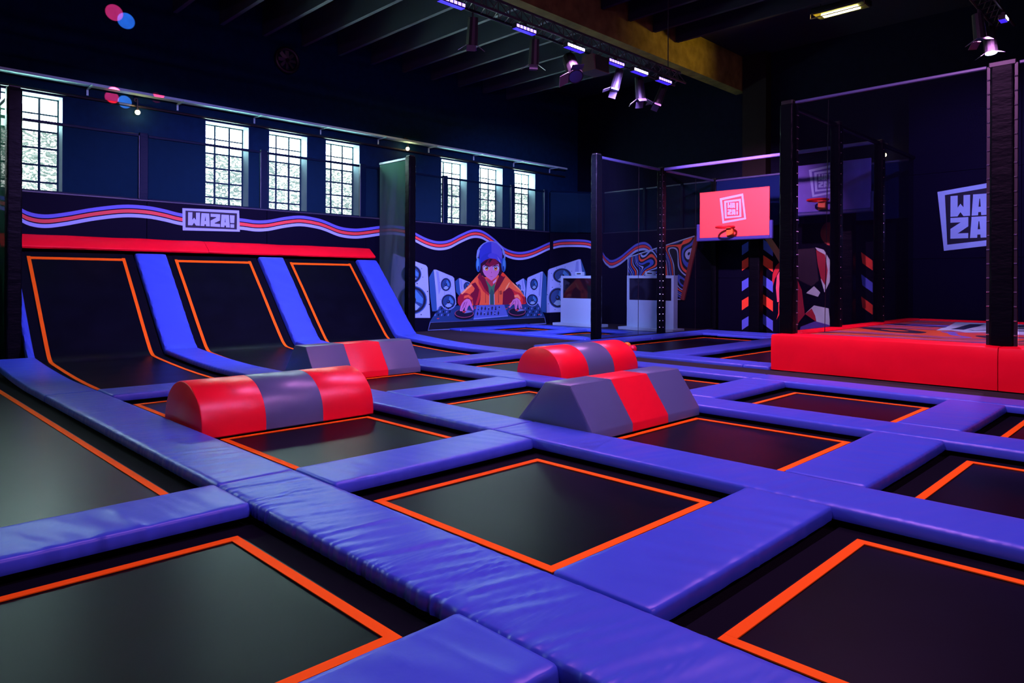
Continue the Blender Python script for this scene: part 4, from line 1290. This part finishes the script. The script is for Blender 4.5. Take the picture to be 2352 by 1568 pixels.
# swirl board on the right-hand mural
def swirl_mat(name, cols, scale, dist, ws=1.0, grad=(0, 0, 0), stretch=(1, 1, 1)):
    m = bpy.data.materials.new(name); m.use_nodes = True; nt = m.node_tree; b = nt.nodes['Principled BSDF']
    tc = nt.nodes.new('ShaderNodeTexCoord')
    n = nt.nodes.new('ShaderNodeTexNoise'); n.inputs['Scale'].default_value = scale; n.inputs['Detail'].default_value = 0.0; n.inputs['Distortion'].default_value = dist
    mp = nt.nodes.new('ShaderNodeMapping'); mp.inputs['Scale'].default_value = stretch
    nt.links.new(tc.outputs['Object'], mp.inputs['Vector']); nt.links.new(mp.outputs['Vector'], n.inputs['Vector'])
    dt = nt.nodes.new('ShaderNodeVectorMath'); dt.operation = 'DOT_PRODUCT'; dt.inputs[1].default_value = grad
    nt.links.new(tc.outputs['Object'], dt.inputs[0])
    mu = nt.nodes.new('ShaderNodeMath'); mu.operation = 'MULTIPLY_ADD'; mu.inputs[1].default_value = ws
    nt.links.new(n.outputs['Fac'], mu.inputs[0]); nt.links.new(dt.outputs['Value'], mu.inputs[2])
    fr = nt.nodes.new('ShaderNodeMath'); fr.operation = 'FRACT'
    nt.links.new(mu.outputs[0], fr.inputs[0])
    cr = nt.nodes.new('ShaderNodeValToRGB'); cr.color_ramp.interpolation = 'CONSTANT'
    els = cr.color_ramp.elements
    while len(els) > 1: els.remove(els[-1])
    k = len(cols)
    for i, (pos, c) in enumerate(cols):
        e = els[0] if i == 0 else els.new(pos)
        e.position = pos; e.color = (*alb(*c), 1)
    nt.links.new(fr.outputs[0], cr.inputs[0]); nt.links.new(cr.outputs[0], b.inputs['Base Color'])
    b.inputs['Roughness'].default_value = .5; b.inputs['Specular IOR Level'].default_value = .3
    return m


K = (12, 14, 44)
M_SWB = swirl_mat('swirl_board_print', [(0, K), (.10, LAV), (.19, K), (.28, (226, 62, 60)), (.40, K), (.50, (64, 66, 206)), (.62, K), (.68, LAV), (.74, K), (.82, (64, 66, 206)), (.92, K)], 0.8, 0.5, 4.2, (0, 1.1, .35))
M_SWD = swirl_mat('swirl_deck_print', [(0, (206, 70, 52)), (.22, (36, 26, 66)), (.34, (206, 70, 52)), (.52, (106, 74, 214)), (.62, (30, 24, 66)), (.74, (196, 60, 70)), (.9, (110, 78, 214))], 0.45, 1.0, 3.0, (.75, .12, 0), (1, .45, 1))
sb = thing('swirl_board', (20.3, 13.2, 1.0), 'board printed with purple, red and white swirls, slanting end, behind the net', 'printed board')
poly = [(14.62, 1.02), (12.50, 1.02), (11.98, 3.10), (14.62, 2.46)]
build('board', MB().prism(poly, 'x', 20.30, 20.355), M_SWB, sb)
eb = MB()
for (a, b), w_ in (((poly[2], poly[3]), .022), ((poly[0], poly[1]), .016), ((poly[3], poly[0]), .016)):
    eb.tube((20.298, a[0], a[1]), (20.298, b[0], b[1]), w_, 6)
build('pale_border', eb, M_LOGO, sb)
build('red_edge', MB().prism([(12.50, 1.02), (12.36, 1.0), (11.82, 3.14), (11.98, 3.10)], 'x', 20.29, 20.36), mat('dull_red_edge', alb(120, 36, 52), .5, .3), sb)

# ------------------------------------------------------------------ white screen kiosks
M_WHITE = mat('white_laminate', alb(158, 150, 246, .9), .5, .35)
M_SCREEN = mat('dark_screen_glass', (0.006, 0.006, 0.010), 0.06, 0.6)


def kiosk(x, y0, y1, label):
    z0, z1 = .082, 1.80
    t = thing('screen_kiosk', (x + .15, (y0 + y1) / 2, z0), label, 'screen kiosk', 'white screen kiosks')
    fr = MB(); e = .085
    fr.box(x, x + .22, y0, y0 + e, z0 + .1, z1); fr.box(x, x + .22, y1 - e, y1, z0 + .1, z1)
    fr.box(x, x + .22, y0 + e, y1 - e, z1 - e, z1); fr.box(x, x + .22, y0 + e, y1 - e, z0 + .1, 1.03)
    build('housing', fr, M_WHITE, t)
    build('screen', MB().box(x + .03, x + .2, y0 + e, y1 - e, 1.031, z1 - e - .001), M_SCREEN, t)
    build('foot_board', MB().box(x - .22, x + .42, y0 - .12, y1 + .18, z0, z0 + .098, .008), M_WHITE, t)
    yc = y0 + .52 * (y1 - y0)
    sx_ = build('sensor_box', MB().box(x + .02, x + .16, yc - .16, yc + .16, z1 + .001, z1 + .13, .012), M_WHITE, t)
    build('sensor_slot', MB().box(x + .014, x + .019, yc - .10, yc + .07, z1 + .05, z1 + .085), M_BLACKMETAL, sx_)


kiosk(18.30, 14.40, 16.02, 'white screen kiosk standing clear of the net, left of the fence post')
kiosk(18.30, 11.50, 13.22, 'white screen kiosk seen through the net fence')

# ------------------------------------------------------------------ net tower with the red base
tw = thing('net_tower', (15.5, 2.5, .08), 'tall black net tower on a bright red padded base', 'net tower')
Zt = .705
bm_ = MB(); rows = []
for (ya, yb) in ((2.145, 5.43), (-1.3, 2.135), (-4.8, -1.31)):
    mb = MB(); n = 24; rows = []
    for i in range(n + 1):
        y = ya + (yb - ya) * i / n
        k = .985 if i in (0, n) else 1
        rows.append(len(mb.v))
        for j, (x, z) in enumerate([(11.75, .09), (11.745, .14), (11.74, .3), (11.74, .5), (11.745, .64), (11.76, .69), (11.80, Zt), (12.30, Zt), (12.30, .09)]):
            d = .018 * noise.noise((y * .9, z * 2.2, 4.0)) if 0 < j < 6 else 0
            mb.v.append(Vector((12.0 + (x - 12.0) * k + d, y, .09 + (z - .09) * k)))
    P = 9
    for r0, r1 in zip(rows[:-1], rows[1:]):
        for j in range(P):
            mb.f.append([r0 + j, r0 + (j + 1) % P, r1 + (j + 1) % P, r1 + j]); mb.mi.append(0)
    mb.f.append([rows[0] + j for j in range(P)]); mb.f.append([rows[-1] + j for j in range(P)][::-1]); mb.mi += [0, 0]
    build('base_pad', mb, M_RED, tw, smooth=True, angle=35)
build('side_pad', MB().box(12.31, 19.38, 5.12, 5.43, .09, Zt + .02, .03), M_RED, tw)
build('back_pad', MB().box(19.10, 19.38, -4.7, 5.11, .09, Zt + .02, .03), M_RED, tw)
build('deck', MB().box(12.31, 19.09, -4.7, 5.11, .3, Zt - .02), M_SWD, tw)
p = Print((0, 0, Zt - .02), (0, 0, 1)); p.k = 4
S5 = dict(sc=9.333, ox=2100, oy=700)
zp = Zt - .02
for q, col in (([(470, 548), (560, 505), (680, 480), (890, 372), (1240, 385), (1520, 385), (1700, 395), (2400, 405), (2500, 640), (2300, 640), (1900, 615), (1520, 590), (1100, 590), (800, 548)], (172, 164, 250)),
               ([(780, 520), (960, 478), (1080, 440), (1200, 412), (1520, 416), (1380, 462), (1200, 500), (1060, 535)], (30, 32, 88)),
               ([(1080, 525), (1300, 545), (1700, 530), (2400, 560), (2400, 575), (1700, 550), (1250, 552)], (30, 32, 88)),
               ([(2080, 440), (2400, 430), (2500, 470), (2200, 470)], (30, 32, 88)), ([(2080, 500), (2500, 490), (2500, 510), (2100, 520)], (30, 32, 88))):
    p.poly3([(min(v.x, 19.0), v.y, v.z) for v in (on_plane(x / 9.333 + 2100, y / 9.333 + 700, (0, 0, zp), (0, 0, 1)) for x, y in q)], col)
p.make('deck_print', tw)
POSTS = ((12.02, 12.20, 5.18, 5.42, 'f'), (12.02, 12.20, 1.97, 2.34, 'm'), (12.02, 12.20, -1.35, -1.0, 'm'), (14.26, 14.44, 5.20, 5.40, 's'), (16.78, 16.96, 5.20, 5.40, 's'))
for i, (x0, x1, y0, y1, kd) in enumerate(POSTS):
    zb = Zt + .003 if kd != 's' else Zt + .022
    po = build('post', sleeve(x0, x1, y0 + (.04 if kd == 'm' else 0), y1 - (.04 if kd == 'm' else 0), zb, 4.72, 80 + i, .007, .03, .05), M_PVC, tw)
    if kd == 'm':
        fl = MB().box(x0 + .03, x0 + .09, y0, y0 + .038, zb, 4.74); fl.box(x0 + .03, x0 + .09, y1 - .038, y1, zb, 4.74)
        build('post_flange', fl, M_BLACKMETAL, po)
        lines = [(x0 + .022, y0 + .012), (x0 + .022, y0 + .03), (x0 + .022, y1 - .012), (x0 + .022, y1 - .03)]
    elif kd == 'f':
        build('post_flange', MB().box(x1 + .002, x1 + .10, y0 + .02, y0 + .06, zb, 4.74), M_BLACKMETAL, po)
        lines = [(x1 + .03, y0 + .012), (x1 + .08, y0 + .012)]
    else:
        lines = [(x0 + .03, y0 - .006)]
    o = build('rivets', rivet_rows(lines, zb + .05, 4.72, .205, .012), M_RIVET, po); o['kind'] = 'stuff'
    build('post_cap', MB().box(x0 + .02, x1 - .02, y0 + .02, y1 - .02, 4.722, 4.80, .01), M_BLACKMETAL, po)
for i, (ya, yb) in enumerate(((2.35, 5.17), (-.99, 1.96))):
    net('net_panel', sheet((12.11, ya, Zt + .01), (12.11, yb, Zt + .01), (12.11, yb, 4.72), (12.11, ya, 4.72), 22, 24, .02, 90 + i, (1, 0, 0)), M_NETB, tw)
    build('top_rail', MB().box(12.08, 12.14, ya - .0, yb + .0, 4.725, 4.77, .008), M_RAIL, tw)
for i, (xa, xb) in enumerate(((12.31, 14.25), (14.45, 16.77), (16.97, 19.38))):
    net('net_panel', sheet((xa, 5.30, Zt + .03), (xb, 5.30, Zt + .03), (xb, 5.30, 4.68), (xa, 5.30, 4.68), 18, 20, .03, 95 + i, (0, 1, 0)), M_NETB, tw)
    build('top_rail', MB().box(xa, xb, 5.26, 5.34, 4.685, 4.76, .01), M_PVC, tw)
build('net_cord', MB().tube((13.0, 5.0, Zt), (12.14, 4.62, 4.7), .006, 6), M_BLACKMETAL, tw)
# printed back wall of the tower
tb = thing('tower_back_panel', (19.45, 2.0, .09), 'dark printed wall with large white square logo inside the net tower', 'printed wall')
for a, b in ((5.43, 3.1), (3.1, .8), (.8, -1.5), (-1.5, -4.6)):
    for z0, z1 in ((.09, 2.2), (2.2, 4.3), (4.3, 6.5)):
        build('wall_panel', MB().box(19.42, 19.50, b + .004, a - .004, z0, z1 - .006, .006), mat('tower_panel_ground', (.002, .002, .010), .55, .02), tb)
p = Print((19.42, 0, 0), (-1, 0, 0))
W = lambda y, z: Vector((19.42, y, z))
LL = (150, 138, 246)
p.poly3([W(4.785, 3.83), W(3.22, 4.01), W(3.36, 2.52), W(4.64, 2.385)], LL)
p.poly3([W(4.625, 3.74), W(3.36, 3.88), W(3.46, 2.64), W(4.57, 2.53)], (14, 14, 44))
T = lambda y0, z0: (lambda a, b: W(y0 - a, z0 + b))
letters(p, 'WA', 0, 0, .50, T(4.505, 3.205), LL, (14, 14, 44), .07, .90)
letters(p, 'ZA', 0, 0, .50, T(4.505, 2.675), LL, (14, 14, 44), .07, 1.0)
letters(p, '!', 0, 0, 1.02, T(3.64, 2.675), LL, (14, 14, 44), wscale=.42)
p.make('logo_print', tb)

# ------------------------------------------------------------------ loose balls on the far court
for (x, y, c, nm, l) in ((13.10, 9.45, (.85, .38, .02), 'ball', 'small yellow-orange ball peeping over the far half-cylinder'), (12.62, 8.96, (.70, .01, .05), 'ball', 'small dark red ball beside the yellow one'), (13.3, 9.72, (.02, .16, .16), 'ball', 'small green ball mostly hidden by the far half-cylinder')):
    z = .036 if x > 12.6 else .138
    o = build(nm, MB().ball((x, y, z + .095), .095, 20, 12), mat('ball_%s' % l.split()[1][:6], c, .25, .5), origin=(x, y, z), smooth=True)
    tag(o, l, 'ball', 'play balls')

# ------------------------------------------------------------------ truss, lamps, tray
M_LED = mat('led_emitter', (.1, .1, .2), .4, .3, emit=(.62, .55, 1.0), estr=10.0)
M_LEDV = mat('led_emitter_violet', (.1, .1, .2), .4, .3, emit=(.30, .20, 1.0), estr=4.0)
M_LENS = mat('led_lens_strip', (.02, .02, .1), .3, .4, emit=(.05, .02, 1.0), estr=1.0)
M_BARN = mat('barn_door', (.10, .10, .13), .4, .4, metal=.4)
M_BODY = mat('lamp_body', (.008, .008, .010), .45, .2)
M_TRUSS = mat('black_truss', (.03, .03, .034), .4, .5, metal=.5)


def truss(label, x0, x1, y, z, s=.28):
    t = thing('lighting_truss', ((x0 + x1) / 2, y, z), label, 'truss', 'lighting trusses')
    ch = [(y - s / 2, z), (y + s / 2, z), (y, z + s * .95)]
    for (yy, zz) in ch:
        build('chord', MB().tube((x0, yy, zz), (x1, yy, zz), .024, 8), M_TRUSS, t)
    n = int((x1 - x0) / .28); mb = MB()
    for i in range(n):
        a, b = x0 + (x1 - x0) * i / n, x0 + (x1 - x0) * (i + 1) / n
        for yy in (y - s / 2, y + s / 2):
            mb.tube((a, yy, z), ((a + b) / 2, y, z + s * .95), .009, 5); mb.tube(((a + b) / 2, y, z + s * .95), (b, yy, z), .009, 5)
        mb.tube((a, y - s / 2, z), ((a + b) / 2, y + s / 2, z), .009, 5)
    o = build('lacing', mb, M_TRUSS, t); o['kind'] = 'stuff'
    for x in (x0 + .6, (x0 + x1) / 2, x1 - .5):
        build('hanger', MB().tube((x, y, z + s), (x, y, ZC - .01), .012, 6), M_TRUSS, t)
    return t


truss('black lattice truss hung with lamps under the girder', -4.0, 13.95, 8.62, 6.12)
truss('black lattice truss at the top right corner above the tower', -2.0, 15.6, 2.75, 6.35)


def led_bar(x, y, z, label, bright, L=.50):
    t = thing('led_bar', (x, y, z), label, 'LED bar', 'LED bars on the truss')
    hs_ = build('housing', MB().box(x - L / 2, x + L / 2, y - .05, y + .06, z, z + .09, .008), M_BODY, t)
    n = 6
    for i in range(n):
        a = x - L / 2 + L * (i + .12) / n; b = x - L / 2 + L * (i + .88) / n
        build('led', MB().box(a, b, y - .062, y - .051, z + .012, z + .062, .004), M_LED if bright else M_LEDV, hs_)
    build('lens', MB().box(x - L / 2 + .005, x + L / 2 - .005, y - .045, y + .05, z - .006, z - .001), M_LENS, hs_)
    build('clamp', MB().box(x - .03, x + .03, y - .03, y + .03, z + .091, z + .145), M_BODY, t)


LL_ = ['cut by the top edge', 'second from the top edge', 'beside the pale barn door', 'between the dark speaker and the bright bar', 'bright one above the hanging spotlight', 'last one at the truss end']
for x, l, b in zip(LED_X, LL_, (0, 0, 1, 0, 1, 0)):
    led_bar(x, 8.48, 5.95, 'violet LED bar under the middle truss, ' + l, b)


def spotlight(x, y, z, label, aim=(0, -.35, -1), doors=4, s=1.0, lit=None):
    t = thing('spotlight', (x, y, z), label, 'spotlight', 'stage spotlights')
    a = Vector(aim).normalized(); top = Vector((x, y, z - .18 * s)); end = top + a * .34 * s
    build('yoke', MB().tube((x, y, z), top, .016, 6), M_BODY, t)
    bd_ = build('body', MB().tube(top - a * .10 * s, end, .085 * s, 12, .10 * s), M_BODY, t)
    u = a.orthogonal().normalized(); v = a.cross(u)
    build('lens', MB().tube(end, end + a * .006, .085 * s, 12), mat('lens_lit', (.1, .1, .2), .2, .5, emit=(.5, .55, 1.0), estr=7.0) if lit else mat('lens_dark', (.03, .03, .08), .1, .6), bd_)
    for k, d in enumerate((u, v, -u, -v)[:doors]):
        w_ = a.cross(d)
        c = end + d * (.11 * s + .05 * s) + a * .05 * s
        build('barn_door', MB().obox(c, d * .065 * s + a * .045 * s, w_ * .075 * s, (a - d * .6).normalized() * .003), M_BARN, bd_)


spotlight(7.75, 8.76, 6.094, 'dark finned stage lamp below the truss near the top edge', (.2, .3, -1))
spotlight(9.25, 8.76, 6.094, 'stage spotlight with half-open barn doors, second along the truss', (.15, .2, -1))
spotlight(10.26, 8.76, 6.094, 'stage spotlight with large pale barn door catching violet light', (-.35, -.55, -.7), 2, 1.5)
spotlight(11.80, 8.76, 6.094, 'stage spotlight with splayed silver barn doors, third from the truss end', (-.3, .1, -1), 3)
spotlight(12.55, 8.76, 6.094, 'stage spotlight hanging straight down with four barn doors', (0, -.1, -1), 4, 1.1)
spotlight(13.45, 8.76, 6.094, 'stage spotlight at the very end of the truss, tilted', (-.3, .25, -1), 3)
spotlight(14.19, 2.89, 6.325, 'stage spotlight with flat barn door at the top right corner', (0, -.1, -1), 3)
spotlight(15.05, 2.89, 6.325, 'lit blue-white stage spotlight at the top right corner', (-.12, -.1, -1), 2, 1.1, True)
led_bar(14.65, 2.61, 6.18, 'short violet LED lamp between the two corner spotlights', 1, .22)
sp = thing('speaker_box', (10.8, 8.62, 5.74), 'dark brown wedge loudspeaker hung under the truss', 'loudspeaker')
build('cabinet', MB().prism([(8.42, 5.70), (8.80, 5.70), (8.74, 6.02), (8.48, 6.02)], 'x', 10.60, 11.05), mat('speaker_cabinet', (.05, .04, .03), .6, .3), sp)
build('grille', MB().box(10.63, 11.02, 8.412, 8.43, 5.715, 5.99), M_BODY, sp)

# cable tray with brackets on the window wall
tr = thing('cable_tray', (8.0, 16.95, 5.74), 'long bright-edged cable tray on brackets above the windows', 'cable tray')
tm = MB(); tm.box(-6.0, 19.6, 16.86, 17.06, 5.735, 5.745); tm.box(-6.0, 19.6, 16.855, 16.862, 5.735, 5.79); tm.box(-6.0, 19.6, 17.06, 17.066, 5.735, 5.79)
build('tray', tm, mat('tray_zinc', (.34, .66, .66), .35, .5, metal=.2), tr)
for i in range(14):
    x = -5.2 + 1.86 * i
    b = MB(); b.box(x - .02, x + .02, 16.72, 17.197, 5.705, 5.733); b.box(x - .02, x + .02, 17.17, 17.197, 5.58, 5.733)
    build('bracket', b, MATS['tray_zinc'], tr)
pp = build('dark_wall_tube', MB().tube((-6, 17.15, 5.52), (19.8, 17.15, 5.52), .03, 8), M_BLACKMETAL, origin=(7, 17.15, 5.6)); tag(pp, 'thin dark tube running along the wall just above the windows', 'wall_tube')  # thin dark tube drawn along the wall below the tray

# small warm wall lamps
M_BULB = mat('warm_bulb', (.5, .4, .2), .4, .3, emit=(1.0, .72, .36), estr=16.0)


def wall_lamp(x, y, z, wall, label):
    t = thing('wall_lamp', (x, y, z), label, 'wall lamp', 'small warm wall lamps')
    d = Vector((0, -1, 0)) if wall == 'b' else Vector((-1, 0, 0))
    p0 = Vector((x, y, z))
    base = p0 + Vector((0, 0, .30))
    build('arm', MB().tube(base - d * .0, base + d * .14, .014, 6).tube(base + d * .14, p0 + d * .14 + Vector((0, 0, .06)), .014, 6), M_BLACKMETAL, t)
    build('wall_plate', MB().tube(base - d * .012, base + d * .02, .05, 10), M_BLACKMETAL, t)
    sk_ = build('socket', MB().tube(p0 + d * .14 + Vector((0, 0, .03)), p0 + d * .14 + Vector((0, 0, .09)), .03, 8), M_BLACKMETAL, t)
    build('bulb', MB().ball(p0 + d * .14, .055, 12, 8), M_BULB, sk_, smooth=True)
    L = bpy.data.lights.new('lamp_glow', 'POINT'); L.energy = 6; L.color = (1.0, .62, .28); L.shadow_soft_size = .06
    o = bpy.data.objects.new('lamp_glow', L); COL.objects.link(o); o.location = p0 + d * .24


wall_lamp(5.06, YW - .012, 5.36, 'b', 'small warm bulb on an arm between the windows, at the left')
wall_lamp(12.50, YW - .012, 5.56, 'b', 'small warm bulb under the cable tray above the partition')
wall_lamp(XR - .012, 6.30, 5.06, 'r', 'small warm bulb on the far right wall seen through the tower net')

# round extractor fan high on the window wall
fa = thing('extractor_fan', (8.67, YW - .05, 7.36), 'round dark extractor fan high on the window wall', 'fan')
build('ring', MB().torus((8.67, YW - .09, 7.36), .30, .05, 28, 8, axis='y'), M_BLACKMETAL, fa, smooth=True)
for i in range(8):
    a = R(45 * i); c = Vector((8.67, YW - .08, 7.36)) + Vector((math.cos(a), 0, math.sin(a))) * .15
    build('blade', MB().obox(c, Vector((math.cos(a), 0, math.sin(a))) * .12, Vector((-math.sin(a), .4, math.cos(a))).normalized() * .045, Vector((0, .004, 0))), mat('fan_blade', (.05, .05, .05), .4, .5), fa)
build('hub', MB().tube((8.67, YW - .13, 7.36), (8.67, YW - .03, 7.36), .05, 12), M_BLACKMETAL, fa)

# roof lamp at the right
rl = thing('roof_lamp', (17.47, 6.37, 8.1), 'yellow glowing flat lamp hung under the dark roof', 'ceiling lamp')
build('housing', MB().box(17.20, 17.74, 5.75, 6.99, 8.16, 8.30, .02), M_BODY, rl)
build('reflector', MB().box(17.24, 17.70, 5.80, 6.94, 8.148, 8.158), mat('lamp_reflector', (.35, .38, .08), .3, .5, metal=.5), rl)
build('tube', MB().box(17.36, 17.58, 5.95, 6.80, 8.125, 8.146, .008), mat('sodium_tube', (.5, .4, .1), .4, .3, emit=(1.0, .86, .34), estr=14.0), rl)
build('glass_rim', MB().tube((17.2, 5.75, 8.05), (17.2, 6.99, 8.05), .012, 6).tube((17.2, 5.75, 8.05), (17.2, 5.75, 8.158), .01, 6).tube((17.2, 6.99, 8.05), (17.2, 6.99, 8.158), .01, 6), mat('rim_steel', (.3, .28, .2), .3, .5, metal=.8), rl)
for y in (5.9, 6.85):
    build('suspension', MB().tube((17.47, y, 8.30), (17.47, y, ZC - .002), .01, 6), M_BODY, rl)
# moving heads throw small red and blue light patches on the wall
for (tx, tz, col, pw, an, src) in ((4.62, 7.52, (1, .01, .03), 700000, 1.5, (2.6, 3.0, 6.2)), (4.86, 7.40, (.25, .42, 1), 110000, 1.5, (2.7, 3.0, 6.2)),
                                   (4.58, 5.63, (1, .01, .03), 600000, 1.2, (2.8, 3.0, 6.2)), (4.84, 5.58, (.4, .52, 1), 100000, 1.2, (2.9, 3.0, 6.2)), (5.50, 5.80, (1, .01, .03), 60000, 1.0, (3.2, 3.0, 6.2))):
    spot_light('moving_head_beam', src, (tx, YW, tz), pw, col, an, .25, .004)
